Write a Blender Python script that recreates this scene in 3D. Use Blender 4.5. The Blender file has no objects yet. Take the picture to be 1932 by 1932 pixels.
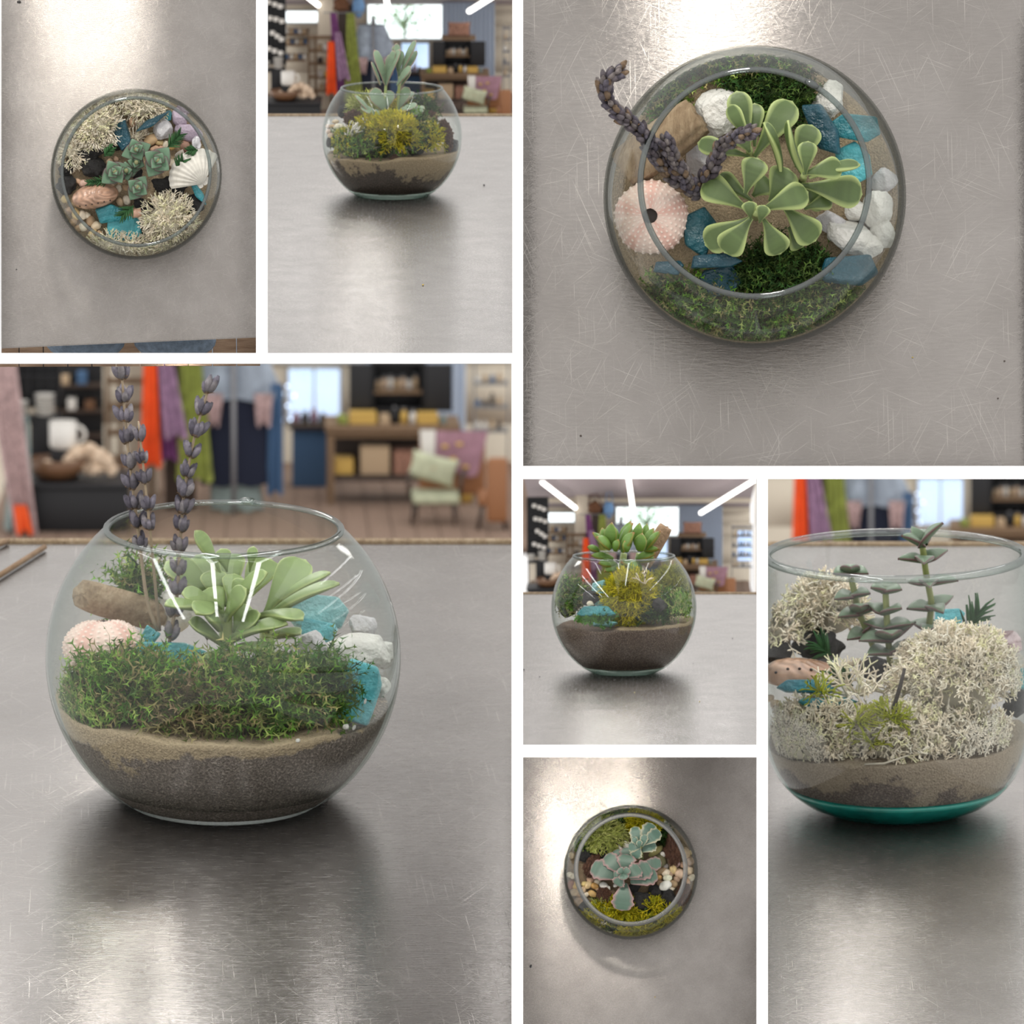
import bpy, bmesh, math, random
import numpy as np
from mathutils import Matrix, Vector, noise as mnoise

# ------------------------------------------------------------------ camera, world, exposure
SC = bpy.context.scene
COL = SC.collection
F = 8000.0                      # focal length in pixels of the 1932 frame
cam_d = bpy.data.cameras.new('camera')
cam = bpy.data.objects.new('camera', cam_d); COL.objects.link(cam)
cam.rotation_euler = (math.pi/2, 0, 0)
cam_d.sensor_width = 36.0; cam_d.sensor_fit = 'HORIZONTAL'
cam_d.lens = 36.0*F/1932.0
cam_d.clip_start = .05; cam_d.clip_end = 200
cam_d.dof.use_dof = True
cam_d.dof.focus_distance = 1.56
cam_d.dof.aperture_fstop = cam_d.lens/3.3       # a 3.3 mm wide aperture
SC.camera = cam
SC.view_settings.view_transform = 'Standard'
SC.view_settings.look = 'None'
SC.view_settings.exposure = 0.5
SC.view_settings.gamma = 1.0
SC.view_settings.use_curve_mapping = False
SC.cycles.use_denoising = True
SC.cycles.max_bounces = 8
SC.cycles.diffuse_bounces = 3
SC.cycles.glossy_bounces = 4
SC.cycles.transmission_bounces = 6
SC.cycles.transparent_max_bounces = 24
SC.cycles.caustics_reflective = False
SC.cycles.use_adaptive_sampling = True
SC.cycles.adaptive_threshold = 0.015
SC.cycles.sample_clamp_indirect = 6

world = bpy.data.worlds.new('room_light'); SC.world = world
world.use_nodes = True
wn = world.node_tree; wn.nodes.clear()
w_out = wn.nodes.new('ShaderNodeOutputWorld'); w_bg = wn.nodes.new('ShaderNodeBackground')
w_tc = wn.nodes.new('ShaderNodeTexCoord'); w_sep = wn.nodes.new('ShaderNodeSeparateXYZ')
w_mr = wn.nodes.new('ShaderNodeMapRange'); w_mr.inputs[1].default_value = -1; w_mr.inputs[2].default_value = 1
w_mix = wn.nodes.new('ShaderNodeValToRGB')
w_mix.color_ramp.elements[0].color = (.40, .37, .35, 1)          # floor of the room
w_mix.color_ramp.elements[1].color = (1.05, 1.04, 1.03, 1)        # its ceiling
_e = w_mix.color_ramp.elements.new(.5); _e.color = (.88, .865, .85, 1)
wn.links.new(w_tc.outputs['Generated'], w_sep.inputs[0]); wn.links.new(w_sep.outputs[2], w_mr.inputs[0])
wn.links.new(w_mr.outputs[0], w_mix.inputs[0]); wn.links.new(w_mix.outputs[0], w_bg.inputs[0])
wn.links.new(w_bg.outputs[0], w_out.inputs[0])

# ------------------------------------------------------------------ panels: seven niches of a white display front
def ray(px, py): return Vector(((px-966.0)/F, 1.0, -(py-966.0)/F))
def at(px, py, Y): return ray(px, py)*Y
LAT = 1.476                     # distance of the white front

def frame(d, e):
    d = d.normalized()
    r = (Vector((1, 0, 0)) - d*d.x).normalized(); u = r.cross(d)
    Yt = d*math.cos(e) + u*math.sin(e); Zt = u*math.cos(e) - d*math.sin(e)
    return r, Yt, Zt

class Panel:
    def __init__(s, key, rect, c, R, e, Y, top, zoom, cz=.82):
        s.key, s.rect, s.c, s.R, s.e, s.top, s.zoom, s.cz = key, rect, c, R, e, top, zoom, cz
        s.s = R/F*Y
        r, yt, zt = frame(ray(*c), e)
        o = at(c[0], c[1], Y) - zt*(s.s*cz)
        m = Matrix((r, yt, zt)).transposed().to_4x4()
        s.M = Matrix.Translation(o) @ m @ Matrix.Scale(s.s, 4)
        s.inv = s.M.inverted()
        s.camp = s.inv @ Vector((0, 0, 0))
        s.u = 1.0/(zoom[2]*R)             # local length of one zoomed pixel
    def px(s, zx, zy): return (s.zoom[0]+zx/s.zoom[2], s.zoom[1]+zy/s.zoom[2])
    def hit(s, px, py, k, axis):          # view ray of a picture point met with a local plane
        d = (s.inv.to_3x3() @ ray(px, py))
        t = (k - s.camp[axis])/d[axis]
        return s.camp + d*t
    def p(s, zx, zy, k):                  # k: height for niches seen from above, depth for those seen from the side
        return s.hit(*s.px(zx, zy), k, 2 if s.top else 1)

R90 = math.radians
P1 = Panel('P1', (1, 0, 483, 666), (257.2, 329), 160.9, R90(86.5), 1.488, True, (0, 0, 2.897))
P2 = Panel('P2', (504.5, 0, 966.5, 666), (739.5, 257), 131.7, .135, 1.86, False, (500, 0, 2.896), cz=.85)
P3 = Panel('P3', (987, 0, 1940, 879), (1423.5, 372), 285, R90(82), 1.458, True, (980, 0, 2.029))
P4 = Panel('P4', (-8, 686, 965, 1940), (422, 1241), 334, .262, 1.765, False, (80, 940, 2.76))
P5 = Panel('P5', (987, 904, 1428, 1406), (1177, 1147), 137, .105, 1.76, False, (980, 895, 3.752), cz=.9)
P6 = Panel('P6', (1449, 904, 1940, 1940), (1690, 1290), 256, .215, 1.83, False, (1445, 900, 2.684), cz=.965)
P7 = Panel('P7', (987, 1429, 1428, 1940), (1190, 1645.4), 126.7, R90(85.5), 1.72, True, (980, 1425, 3.811))
PANELS = [P1, P2, P3, P4, P5, P6, P7]

# ------------------------------------------------------------------ lamps
def lamp(P, loc, target, sx, sy, power, color=(1, 1, 1), spread=180):
    """an area lamp given in niche units (bowl radius = 1)"""
    L = bpy.data.lights.new('unseen_lamp', 'AREA'); L.shape = 'RECTANGLE'
    L.size = sx*P.s; L.size_y = sy*P.s; L.color = color
    L.energy = power*(P.s**2); L.spread = math.radians(spread)
    o = bpy.data.objects.new('unseen_lamp', L); COL.objects.link(o)
    a, b = P.M @ Vector(loc), P.M @ Vector(target)
    z = (a-b).normalized(); ydir = (P.M.to_3x3() @ Vector((0, 1, 0))).normalized()
    x = ydir.cross(z)
    if x.length < .05: x = (P.M.to_3x3() @ Vector((1, 0, 0)))
    x.normalize(); y = z.cross(x)
    o.matrix_world = Matrix.Translation(a) @ Matrix((x, y, z)).transposed().to_4x4()
    return o

# seen-from-above niches: one unseen warm lamp added beyond each sheet for a bright band
lamp(P1, (-.6, 3.3, 5.0), (-.5, 0, 0), .45, .9, 15, (1, .95, .87), 75)
lamp(P3, (-.34, 2.9, 4.0), (-.3, 0, 0), .4, .9, 11, (1, .95, .87), 80)
lamp(P7, (-.62, 1.30, 5.6), (-.5, .2, 0), .5, .13, 12, (1, .94, .86), 75)
# seen-from-the-side niches: ceiling tubes above the bowls, unseen streak lamp added above back edge
for P, zt, y0, y1, xs, pw, bx in ((P2, 2.5, -2.4, 2.2, (-1.5, -.28, 1.3), 10, -.45),
                                  (P5, 2.4, -1.4, 2.6, (-1.5, -.28, 1.3), 10, -.35),
                                  (P6, 2.05, -2.6, 1.6, (-1.75, -.42, 1.2), 10, -.3)):
    for x in xs:
        lamp(P, (x, (y0+y1)/2, zt+P.cz), (x, (y0+y1)/2, 0), .045, y1-y0, pw*.6)
    lamp(P, (bx, 4.5, 3.9+P.cz), (bx*.8, -1, 0), .6, 1.2, 7, (1, .97, .92), 110)
for x, z in ((-1.4, 2.15), (-.22, 2.15), (.62, 1.95)):
    lamp(P4, (x, -1.2, z+P4.cz), (x, -1.2, 0), .09, 3.2, 13)
lamp(P4, (-.6, 3.2, 2.6+P4.cz), (-.45, -1.2, 0), .6, .8, 9, (1, .97, .92), 110)

# ------------------------------------------------------------------ mesh helpers
rng = np.random.default_rng(7)
class MB:
    """collects geometry; build() makes one mesh"""
    def __init__(s): s.v = []; s.f = []; s.c = []; s.n = 0
    def add(s, v, f, c=None):
        v = np.asarray(v, float).reshape(-1, 3)
        if not isinstance(f, np.ndarray): f = [tuple(int(i)+s.n for i in q) for q in f]
        else: f = [tuple(q) for q in (f+s.n).tolist()]
        s.v.append(v); s.f.extend(f); s.n += len(v)
        if c is None: c = np.tile((1., 1., 1.), (len(v), 1))
        c = np.asarray(c, float)
        if c.ndim == 1: c = np.tile(c, (len(v), 1))
        s.c.append(c); return s
    def xf(s, m):
        m = np.array(m); s.v = [v @ m[:3, :3].T + m[:3, 3] for v in s.v]; return s
    def mesh(s, name, mat, off=(0, 0, 0), smooth=True):
        v = np.concatenate(s.v) - np.array(off)
        me = bpy.data.meshes.new(name); me.from_pydata(v.tolist(), [], s.f)
        ca = me.color_attributes.new('tint', 'FLOAT_COLOR', 'POINT')
        c = np.concatenate(s.c); ca.data.foreach_set('color', np.c_[c, np.ones(len(c))].ravel())
        if smooth: me.polygons.foreach_set('use_smooth', np.ones(len(me.polygons), bool))
        me.materials.append(mat); me.update(); return me

def tag(o, label=None, cat=None, group=None, kind=None):
    if label: o['label'] = label
    if cat: o['category'] = cat
    if group: o['group'] = group
    if kind: o['kind'] = kind
    return o
def solid(P, name, mb, mat, label=None, cat=None, base=(0, 0, 0), group=None, kind=None, smooth=True):
    o = bpy.data.objects.new(name, mb.mesh(name, mat, base, smooth)); COL.objects.link(o)
    o.matrix_world = (P.M if P else Matrix()) @ Matrix.Translation(Vector(base))
    return tag(o, label, cat, group, kind)
class Thing:
    def __init__(s, P, name, label, cat, base=(0, 0, 0), group=None):
        s.o = bpy.data.objects.new(name, None); COL.objects.link(s.o)
        s.o.empty_display_size = .01
        s.base = np.array(base, float)
        s.o.matrix_world = (P.M if P else Matrix()) @ Matrix.Translation(Vector(base))
        tag(s.o, label, cat, group)
    def part(s, name, mb, mat, label=None, parent=None, smooth=True, kind=None):
        o = bpy.data.objects.new(name, mb.mesh(name, mat, s.base, smooth)); COL.objects.link(o)
        o.parent = parent or s.o
        return tag(o, label, kind=kind)

def grid_faces(nu, nv, wrap_u=False, wrap_v=False):
    i = np.arange(nu if wrap_u else nu-1); j = np.arange(nv if wrap_v else nv-1)
    I, J = np.meshgrid(i, j, indexing='ij'); I2, J2 = (I+1) % nu, (J+1) % nv
    return np.stack([I*nv+J, I2*nv+J, I2*nv+J2, I*nv+J2], -1).reshape(-1, 4)
def lathe(prof, n=64, c=None, mb=None):
    prof = np.asarray(prof, float); a = np.linspace(0, 2*math.pi, n, endpoint=False)
    v = np.stack([prof[:, None, 0]*np.cos(a), prof[:, None, 0]*np.sin(a), np.repeat(prof[:, 1:2], n, 1)], -1)
    return (mb or MB()).add(v.reshape(-1, 3), grid_faces(len(prof), n, wrap_v=True)[:, ::-1], c)
def tube(path, rad, n=8, c=None, mb=None, cap=True):
    path = np.asarray(path, float); k = len(path); rad = np.broadcast_to(np.asarray(rad, float), (k,))
    t = np.gradient(path, axis=0); t /= np.linalg.norm(t, axis=1)[:, None]+1e-12
    ref = np.array((0, 0, 1.)) if abs(t[0, 2]) < .9 else np.array((1., 0, 0))
    ring = []; a = np.linspace(0, 2*math.pi, n, endpoint=False)
    x = np.cross(ref, t[0]); x /= np.linalg.norm(x)
    for i in range(k):
        x = x - t[i]*(x@t[i]); x /= np.linalg.norm(x)+1e-12; y = np.cross(t[i], x)
        ring.append(path[i] + rad[i]*(np.cos(a)[:, None]*x + np.sin(a)[:, None]*y))
    v = np.concatenate(ring); f = [tuple(q) for q in grid_faces(k, n, wrap_v=True)[:, ::-1].tolist()]
    if cap: f += [tuple(range(n))[::-1], tuple(range((k-1)*n, k*n))]
    if c is not None:
        c = np.asarray(c, float)
        if c.ndim == 2 and len(c) == k: c = np.repeat(c, n, 0)
    return (mb or MB()).add(v, f, c)
def box(x0, x1, y0, y1, z0, z1, b=0.0, c=None, mb=None):
    """box with chamfered edges"""
    bm = bmesh.new(); bmesh.ops.create_cube(bm, size=1)
    for q in bm.verts: q.co = Vector((x0+(q.co.x+.5)*(x1-x0), y0+(q.co.y+.5)*(y1-y0), z0+(q.co.z+.5)*(z1-z0)))
    if b > 0: bmesh.ops.bevel(bm, geom=bm.edges[:], offset=b, segments=2, profile=.6, affect='EDGES')
    bm.verts.ensure_lookup_table()
    v = [tuple(q.co) for q in bm.verts]; f = [tuple(q.index for q in p.verts) for p in bm.faces]
    bm.free(); return (mb or MB()).add(v, f, c)
_ico = {}
def ico(sub):
    if sub not in _ico:
        bm = bmesh.new(); bmesh.ops.create_icosphere(bm, subdivisions=sub, radius=1)
        _ico[sub] = (np.array([q.co[:] for q in bm.verts]), [tuple(q.index for q in p.verts) for p in bm.faces]); bm.free()
    return _ico[sub]
def vnoise(v, sc, seed): return np.array([mnoise.noise(Vector(q*sc)+Vector((seed*7.1, seed*3.3, seed))) for q in v])
def rotm(rx=0, ry=0, rz=0):
    return np.array((Matrix.Rotation(rz, 3, 'Z') @ Matrix.Rotation(ry, 3, 'Y') @ Matrix.Rotation(rx, 3, 'X')))
def rock(c, size, seed, planes=0, n1=.18, n2=.05, sub=3, rot=(0, 0, 0), stri=0, col=None, cv=.0, mb=None):
    """stone: sphere cut by random planes, displaced; size = full extents"""
    v, f = ico(sub); r = np.random.default_rng(seed)
    rad = np.ones(len(v))
    if planes:
        nn = r.normal(size=(planes, 3)); nn /= np.linalg.norm(nn, axis=1)[:, None]
        dd = r.uniform(.62, .9, planes); dt = v@nn.T
        lim = np.where(dt > .05, dd/np.maximum(dt, .05), 9).min(1); rad = np.minimum(1, lim)
    n_a = vnoise(v, 1.5, seed); n_b = vnoise(v, 5, seed+3)
    rad = rad*(1+n1*n_a+n2*n_b)
    if stri: rad = rad*(1+stri*vnoise(v*np.array((6, .9, 6)), 1.6, seed+9)+stri*.5*vnoise(v*np.array((14, 1.2, 14)), 1.6, seed+5))
    p = v*rad[:, None]
    ext = p.max(0)-p.min(0); p = p/ext*np.array(size)
    p = p@rotm(*rot).T + np.array(c)
    cc = None
    if col is not None:
        cc = np.array(col)*(1+cv*(n_a+n_b)[:, None])
    return (mb or MB()).add(p, f, cc)
def basis(y, zh):
    y = np.asarray(y, float); y = y/np.linalg.norm(y); z = np.asarray(zh, float); z = z-y*(z@y)
    if np.linalg.norm(z) < 1e-6: z = np.cross(y, (1, 0, .1))
    z /= np.linalg.norm(z); return np.stack([np.cross(y, z), y, z], 1)

VV = np.array((-1, -.93, -.84, -.6, -.25, .0, .25, .6, .84, .93, 1.))
def leaf(p0, p1, W, up, T=.05, bend=.4, shape='obov', cup=.15, col=(.3, .45, .15), edge=(.6, .7, .3), tip=None, scallop=0, seed=0, mb=None, ew=.84, nt=18):
    """fleshy leaf from p0 to p1; up = where its upper face looks; margins get their own colour"""
    p0, p1 = np.array(p0, float), np.array(p1, float); L = np.linalg.norm(p1-p0)
    r = np.random.default_rng(seed)
    t = np.linspace(0, 1, nt)
    if shape == 'obov':   w = .16+.84*np.sin(math.pi*np.clip(t, 0, 1)**1.5*.66)**1.1; w *= np.sqrt(np.clip(1-np.clip((t-.72)/.28, 0, 1)**2, 0, 1))
    elif shape == 'point': w = np.where(t < .55, .5+.5*np.sin(t/.55*math.pi/2), np.clip(1-((t-.55)/.45)**1.9, 0, 1))
    elif shape == 'tri':  w = np.where(t < .25, .7+.3*t/.25, np.clip(1-((t-.25)/.75)**1.6, 0, 1))
    else:                 w = (.2+.8*np.clip(t/.6, 0, 1)**.9)*np.sqrt(np.clip(1-np.clip((t-.68)/.32, 0, 1)**2.4, 0, 1))
    w = w*W/2
    if scallop: w = w*(1+scallop*np.where(t > .45, np.sin(t*math.pi*9)-.2, 0)*np.minimum(1, (1-t)*8))
    ang = bend/2 - bend*t; ds = 1/(nt-1)
    yc = np.concatenate([[0], np.cumsum(np.cos((ang[1:]+ang[:-1])/2))*ds]); zc = np.concatenate([[0], np.cumsum(np.sin((ang[1:]+ang[:-1])/2))*ds])
    k = L/yc[-1]; yc *= k; zc *= k
    V = VV; nv = len(V)
    prof = np.sqrt(np.clip(1-V**2, 0, 1))*T/2
    thick = np.clip(np.sin(math.pi*np.clip(t*.9+.1, 0, 1)), .12, 1)**.5
    vs, cs = [], []
    for sgn in (1, -1):
        X = w[:, None]*V; cu = cup*w[:, None]*(V**2)
        h = cu + sgn*prof*thick[:, None]
        Y = yc[:, None] - np.sin(ang)[:, None]*h; Z = zc[:, None] + np.cos(ang)[:, None]*h
        q = np.stack([X, Y, Z], -1); vs.append(q.reshape(-1, 3))
        m = np.clip((np.abs(V)[None, :]-ew)/(1.0-ew), 0, 1)**.7*np.ones((nt, 1))
        m = np.maximum(m, np.clip((t[:, None]-.955)/.045, 0, 1))
        g = (.86+.22*t)[:, None, None]*(1+.05*r.normal(size=(nt, 1, 1)))
        cc = np.array(col)*g*(1-m[..., None]) + np.array(edge)*m[..., None]
        if tip is not None:
            mt = np.clip((t-.9)/.1, 0, 1)[:, None, None]; cc = cc*(1-mt)+np.array(tip)*mt
        if sgn < 0: cc = cc*.95
        cs.append(np.broadcast_to(cc, (nt, nv, 3)).reshape(-1, 3))
    B = basis(p1-p0, up)
    mb = mb or MB()
    f = grid_faces(nt, nv)
    for sgn, q, cc in zip((1, -1), vs, cs):
        mb.add(q@B.T+p0, f[:, ::-1] if sgn > 0 else f, cc)
    return mb

# ------------------------------------------------------------------ materials
def mat(name):
    m = bpy.data.materials.new(name); m.use_nodes = True
    nt = m.node_tree; b = nt.nodes['Principled BSDF']; return m, nt, b
def N(nt, kind, **kw):
    n = nt.nodes.new(kind)
    for k, v in kw.items(): setattr(n, k, v)
    return n
def tex(nt, kind='ShaderNodeTexNoise', scale=5, detail=4, rough=.6, vec=None, coord='Object', mscale=None, mrot=None):
    n = nt.nodes.new(kind); n.inputs['Scale'].default_value = scale
    if 'Detail' in n.inputs: n.inputs['Detail'].default_value = detail
    if 'Roughness' in n.inputs: n.inputs['Roughness'].default_value = rough
    tc = nt.nodes.new('ShaderNodeTexCoord'); src = tc.outputs[coord]
    if mscale or mrot:
        mp = nt.nodes.new('ShaderNodeMapping')
        if mscale: mp.inputs['Scale'].default_value = mscale
        if mrot:
            mp.vector_type = 'TEXTURE'; mp.inputs['Rotation'].default_value = mrot; mp.inputs['Scale'].default_value = tuple(1/q for q in (mscale or (1, 1, 1)))
        nt.links.new(src, mp.inputs[0]); src = mp.outputs[0]
    nt.links.new(src, n.inputs['Vector']); return n
def ramp(nt, src, stops):
    r = nt.nodes.new('ShaderNodeValToRGB'); e = r.color_ramp.elements
    while len(e) < len(stops): e.new(.5)
    for q, (p, c) in zip(e, stops):
        q.position = p; q.color = (*c, 1) if not np.isscalar(c) else (c, c, c, 1)
    nt.links.new(src, r.inputs[0]); return r.outputs[0]
def mul(nt, a, b, f=1.0, blend='MULTIPLY'):
    m = nt.nodes.new('ShaderNodeMix'); m.data_type = 'RGBA'; m.blend_type = blend; m.inputs[0].default_value = f
    for s, k in ((a, 6), (b, 7)):
        if isinstance(s, tuple): m.inputs[k].default_value = (*s, 1)
        else: nt.links.new(s, m.inputs[k])
    return m.outputs[2]
def mixf(nt, fac, a, b):
    m = nt.nodes.new('ShaderNodeMix'); m.data_type = 'RGBA'; nt.links.new(fac, m.inputs[0])
    for s, k in ((a, 6), (b, 7)):
        if isinstance(s, tuple): m.inputs[k].default_value = (*s, 1)
        else: nt.links.new(s, m.inputs[k])
    return m.outputs[2]
def bump(nt, b, src, strength=.3, dist=.02):
    n = nt.nodes.new('ShaderNodeBump'); n.inputs['Strength'].default_value = strength; n.inputs['Distance'].default_value = dist
    nt.links.new(src, n.inputs['Height']); nt.links.new(n.outputs[0], b.inputs['Normal']); return n
def plain(name, col, rough=.6, metal=0, var=.25, scale=6, spec=.4, bmp=0, bscale=30, tint=False, sss=0, emit=None):
    m, nt, b = mat(name)
    t = tex(nt, scale=scale)
    k = ramp(nt, t.outputs['Fac'], [(.3, 1-var), (.7, 1+var*.6)])
    c = mul(nt, col, k) if not tint else None
    if tint:
        a = N(nt, 'ShaderNodeAttribute', attribute_name='tint')
        c = mul(nt, a.outputs['Color'], k)
        if col != (1, 1, 1): c = mul(nt, c, col)
    nt.links.new(c, b.inputs['Base Color'])
    b.inputs['Roughness'].default_value = rough; b.inputs['Metallic'].default_value = metal
    b.inputs['Specular IOR Level'].default_value = spec
    if sss:
        b.inputs['Subsurface Weight'].default_value = sss; b.inputs['Subsurface Radius'].default_value = (.4, .5, .3); b.inputs['Subsurface Scale'].default_value = .003
    if bmp:
        t2 = tex(nt, scale=bscale, detail=6); bump(nt, b, t2.outputs['Fac'], bmp, .03)
    if emit:
        b.inputs['Emission Color'].default_value = (*emit[0], 1); b.inputs['Emission Strength'].default_value = emit[1]
    return m

def steel_mat(k):
    """brushed and scratched stainless steel; k = scratch density for this sheet"""
    m, nt, b = mat('brushed_steel')
    fine = tex(nt, scale=k, detail=3, rough=.65, mscale=(9, 60, 1))
    cloud = tex(nt, scale=.9*k, detail=3)
    tot = None
    for i, (ang, sc, st) in enumerate(((.2, 1.3, 120), (1.1, 1.6, 110), (2.0, 1.2, 120), (2.75, 1.8, 130), (.65, 2.0, 140), (1.6, 1.6, 110))):
        s = tex(nt, scale=k, detail=2, rough=.5, mscale=(sc, st, 1), mrot=(0, 0, ang))
        warp = ramp(nt, s.outputs['Fac'], [(.665, 0.), (.73, 1.)])
        tot = warp if tot is None else mul(nt, tot, warp, 1, 'LIGHTEN')
    base = ramp(nt, cloud.outputs['Fac'], [(.3, (.255, .236, .220)), (.7, (.312, .291, .273))])
    base = mul(nt, base, ramp(nt, fine.outputs['Fac'], [(.3, .93), (.7, 1.06)]))
    base = mixf(nt, mul(nt, tot, (.5, .5, .5)), base, (.52, .49, .45))
    nt.links.new(base, b.inputs['Base Color'])
    b.inputs['Metallic'].default_value = 1
    rr = ramp(nt, fine.outputs['Fac'], [(.25, .20), (.75, .30)])
    nt.links.new(rr, b.inputs['Roughness'])
    b.inputs['Anisotropic'].default_value = .92
    vt = N(nt, 'ShaderNodeVectorTransform', vector_type='VECTOR', convert_from='OBJECT', convert_to='WORLD')
    vt.inputs[0].default_value = (0, 1, 0)
    nt.links.new(vt.outputs[0], b.inputs['Tangent'])
    h = mul(nt, fine.outputs['Fac'], tot, .6, 'ADD')
    bump(nt, b, h, .06, .01)
    return m

def glass_mat(name, face=(.985, .99, .985), edge=(.62, .67, .64), refl=.026, p=3.0, rough=.015):
    """thin clear glass: lets light straight through, reflects by angle, tinted where looked through edge-on"""
    m = bpy.data.materials.new(name); m.use_nodes = True; nt = m.node_tree; nt.nodes.clear()
    out = N(nt, 'ShaderNodeOutputMaterial'); tr = N(nt, 'ShaderNodeBsdfTransparent'); gl = N(nt, 'ShaderNodeBsdfGlossy')
    gl.inputs['Roughness'].default_value = rough
    lw = N(nt, 'ShaderNodeLayerWeight'); lw.inputs[0].default_value = .5
    def pw(e):
        q = N(nt, 'ShaderNodeMath', operation='POWER'); nt.links.new(lw.outputs['Facing'], q.inputs[0]); q.inputs[1].default_value = e; return q.outputs[0]
    nt.links.new(mixf(nt, pw(p), face, edge), tr.inputs[0])
    mr = N(nt, 'ShaderNodeMapRange'); nt.links.new(pw(5.0), mr.inputs[0]); mr.inputs[3].default_value = refl; mr.inputs[4].default_value = .42
    ms = N(nt, 'ShaderNodeMixShader'); nt.links.new(mr.outputs[0], ms.inputs[0]); nt.links.new(tr.outputs[0], ms.inputs[1]); nt.links.new(gl.outputs[0], ms.inputs[2])
    nt.links.new(ms.outputs[0], out.inputs[0]); return m

M = {}
M['white'] = plain('white_board', (.97, .97, .97), .7, var=.0, spec=.2)
M['glass'] = glass_mat('clear_glass')
M['glass_dim'] = glass_mat('grey_glass', edge=(.50, .53, .50), p=2.2, refl=.035)
M['rim'] = glass_mat('glass_rim', face=(.86, .9, .88), edge=(.28, .33, .31), refl=.12, p=1.6)
M['rim_dark'] = glass_mat('dark_glass_rim', face=(.5, .56, .55), edge=(.12, .17, .17), refl=.12, p=1.2)
M['rim_frost'] = glass_mat('ground_glass_rim', face=(.50, .51, .48), edge=(.3, .32, .3), refl=.16, p=1.5, rough=.5)
M['base_clear'] = glass_mat('thick_glass_base', face=(.86, .92, .88), edge=(.45, .55, .5), refl=.14, p=1.5)
M['base_teal'] = plain('teal_glass_base', (.012, .46, .38), .08, var=.5, scale=3, spec=.8)
M['base_teal'].node_tree.nodes['Principled BSDF'].inputs['Transmission Weight'].default_value = .2

def soil_mat(name, split, w, sand=(.52, .40, .26), soil=(.13, .10, .085), dark=(.055, .043, .036), amt=.5, gx=0.0):
    """sand lying on soil: sand near the surface height 'split' (niche units), speckled soil beneath"""
    m, nt, b = mat(name)
    tc = N(nt, 'ShaderNodeTexCoord'); sp = N(nt, 'ShaderNodeSeparateXYZ'); nt.links.new(tc.outputs['Object'], sp.inputs[0])
    big = tex(nt, scale=1.7, detail=6, rough=.65); fine = tex(nt, scale=70, detail=2, rough=.7); mid = tex(nt, scale=16, detail=6, rough=.75)
    mr = N(nt, 'ShaderNodeMapRange'); nt.links.new(sp.outputs[2], mr.inputs[0]); mr.inputs[1].default_value = split-w; mr.inputs[2].default_value = split+.02
    a1 = N(nt, 'ShaderNodeMath', operation='MULTIPLY_ADD'); nt.links.new(big.outputs['Fac'], a1.inputs[0]); a1.inputs[1].default_value = 2.0*amt; a1.inputs[2].default_value = -1.0*amt
    a2 = N(nt, 'ShaderNodeMath', operation='ADD'); nt.links.new(mr.outputs[0], a2.inputs[0]); nt.links.new(a1.outputs[0], a2.inputs[1])
    a3 = N(nt, 'ShaderNodeMath', operation='MULTIPLY_ADD'); nt.links.new(mid.outputs['Fac'], a3.inputs[0]); a3.inputs[1].default_value = .9; a3.inputs[2].default_value = -.45
    a4 = N(nt, 'ShaderNodeMath', operation='ADD'); nt.links.new(a2.outputs[0], a4.inputs[0]); nt.links.new(a3.outputs[0], a4.inputs[1])
    if gx:
        a5 = N(nt, 'ShaderNodeMath', operation='MULTIPLY_ADD'); nt.links.new(sp.outputs[0], a5.inputs[0]); a5.inputs[1].default_value = gx; nt.links.new(a4.outputs[0], a5.inputs[2]); a4 = a5
    fac = ramp(nt, a4.outputs[0], [(.45, 0.), (.62, 1.)])
    sc = ramp(nt, fine.outputs['Fac'], [(.3, tuple(.72*x for x in sand)), (.65, tuple(1.15*x for x in sand))])
    dc = ramp(nt, fine.outputs['Fac'], [(.35, dark), (.55, soil), (.72, tuple(2.0*x for x in soil))])
    nt.links.new(mixf(nt, fac, dc, sc), b.inputs['Base Color'])
    b.inputs['Roughness'].default_value = .85; b.inputs['Specular IOR Level'].default_value = .25
    bump(nt, b, fine.outputs['Fac'], .5, .02); return m
M['moss'] = plain('moss', (1, 1, 1), .8, var=.3, scale=9, spec=.2, tint=True)
M['lichen'] = plain('lichen', (1, 1, 1), .8, var=.15, scale=5, spec=.2, tint=True)
M['leaf'] = plain('fleshy_leaf', (1, 1, 1), .42, var=.1, scale=5, spec=.45, tint=True, bmp=.05, bscale=60)
M['tint'] = plain('tinted', (1, 1, 1), .6, var=.14, scale=7, spec=.35, tint=True)
M['bud'] = plain('dried_lavender', (1, 1, 1), .9, var=.3, scale=40, spec=.15, tint=True, bmp=.3, bscale=80)
M['marble'] = plain('white_stone', (.78, .76, .71), .75, var=.1, scale=4, bmp=.35, bscale=14, spec=.3)
M['quartz'] = plain('clouded_quartz', (.62, .60, .61), .25, var=.2, scale=5, bmp=.3, bscale=9, spec=.6)
M['amethyst'] = plain('pale_amethyst', (1, 1, 1), .25, var=.25, scale=6, bmp=.3, bscale=9, spec=.6, tint=True)
def lava_mat():
    m, nt, b = mat('lava_stone')
    v = tex(nt, 'ShaderNodeTexVoronoi', scale=16); n = tex(nt, scale=7, detail=8, rough=.75)
    c = ramp(nt, n.outputs['Fac'], [(.35, (.026, .025, .025)), (.6, (.08, .076, .074)), (.8, (.16, .15, .145))])
    pit = ramp(nt, v.outputs['Distance'], [(.0, .0), (.22, .25), (.4, 1.)])
    a = N(nt, 'ShaderNodeAttribute', attribute_name='tint')
    nt.links.new(mul(nt, c, a.outputs['Color']), b.inputs['Base Color']); b.inputs['Roughness'].default_value = .85
    h = mul(nt, pit, n.outputs['Fac'], .7, 'ADD'); bump(nt, b, h, .8, .06); return m
M['lava'] = lava_mat()
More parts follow.
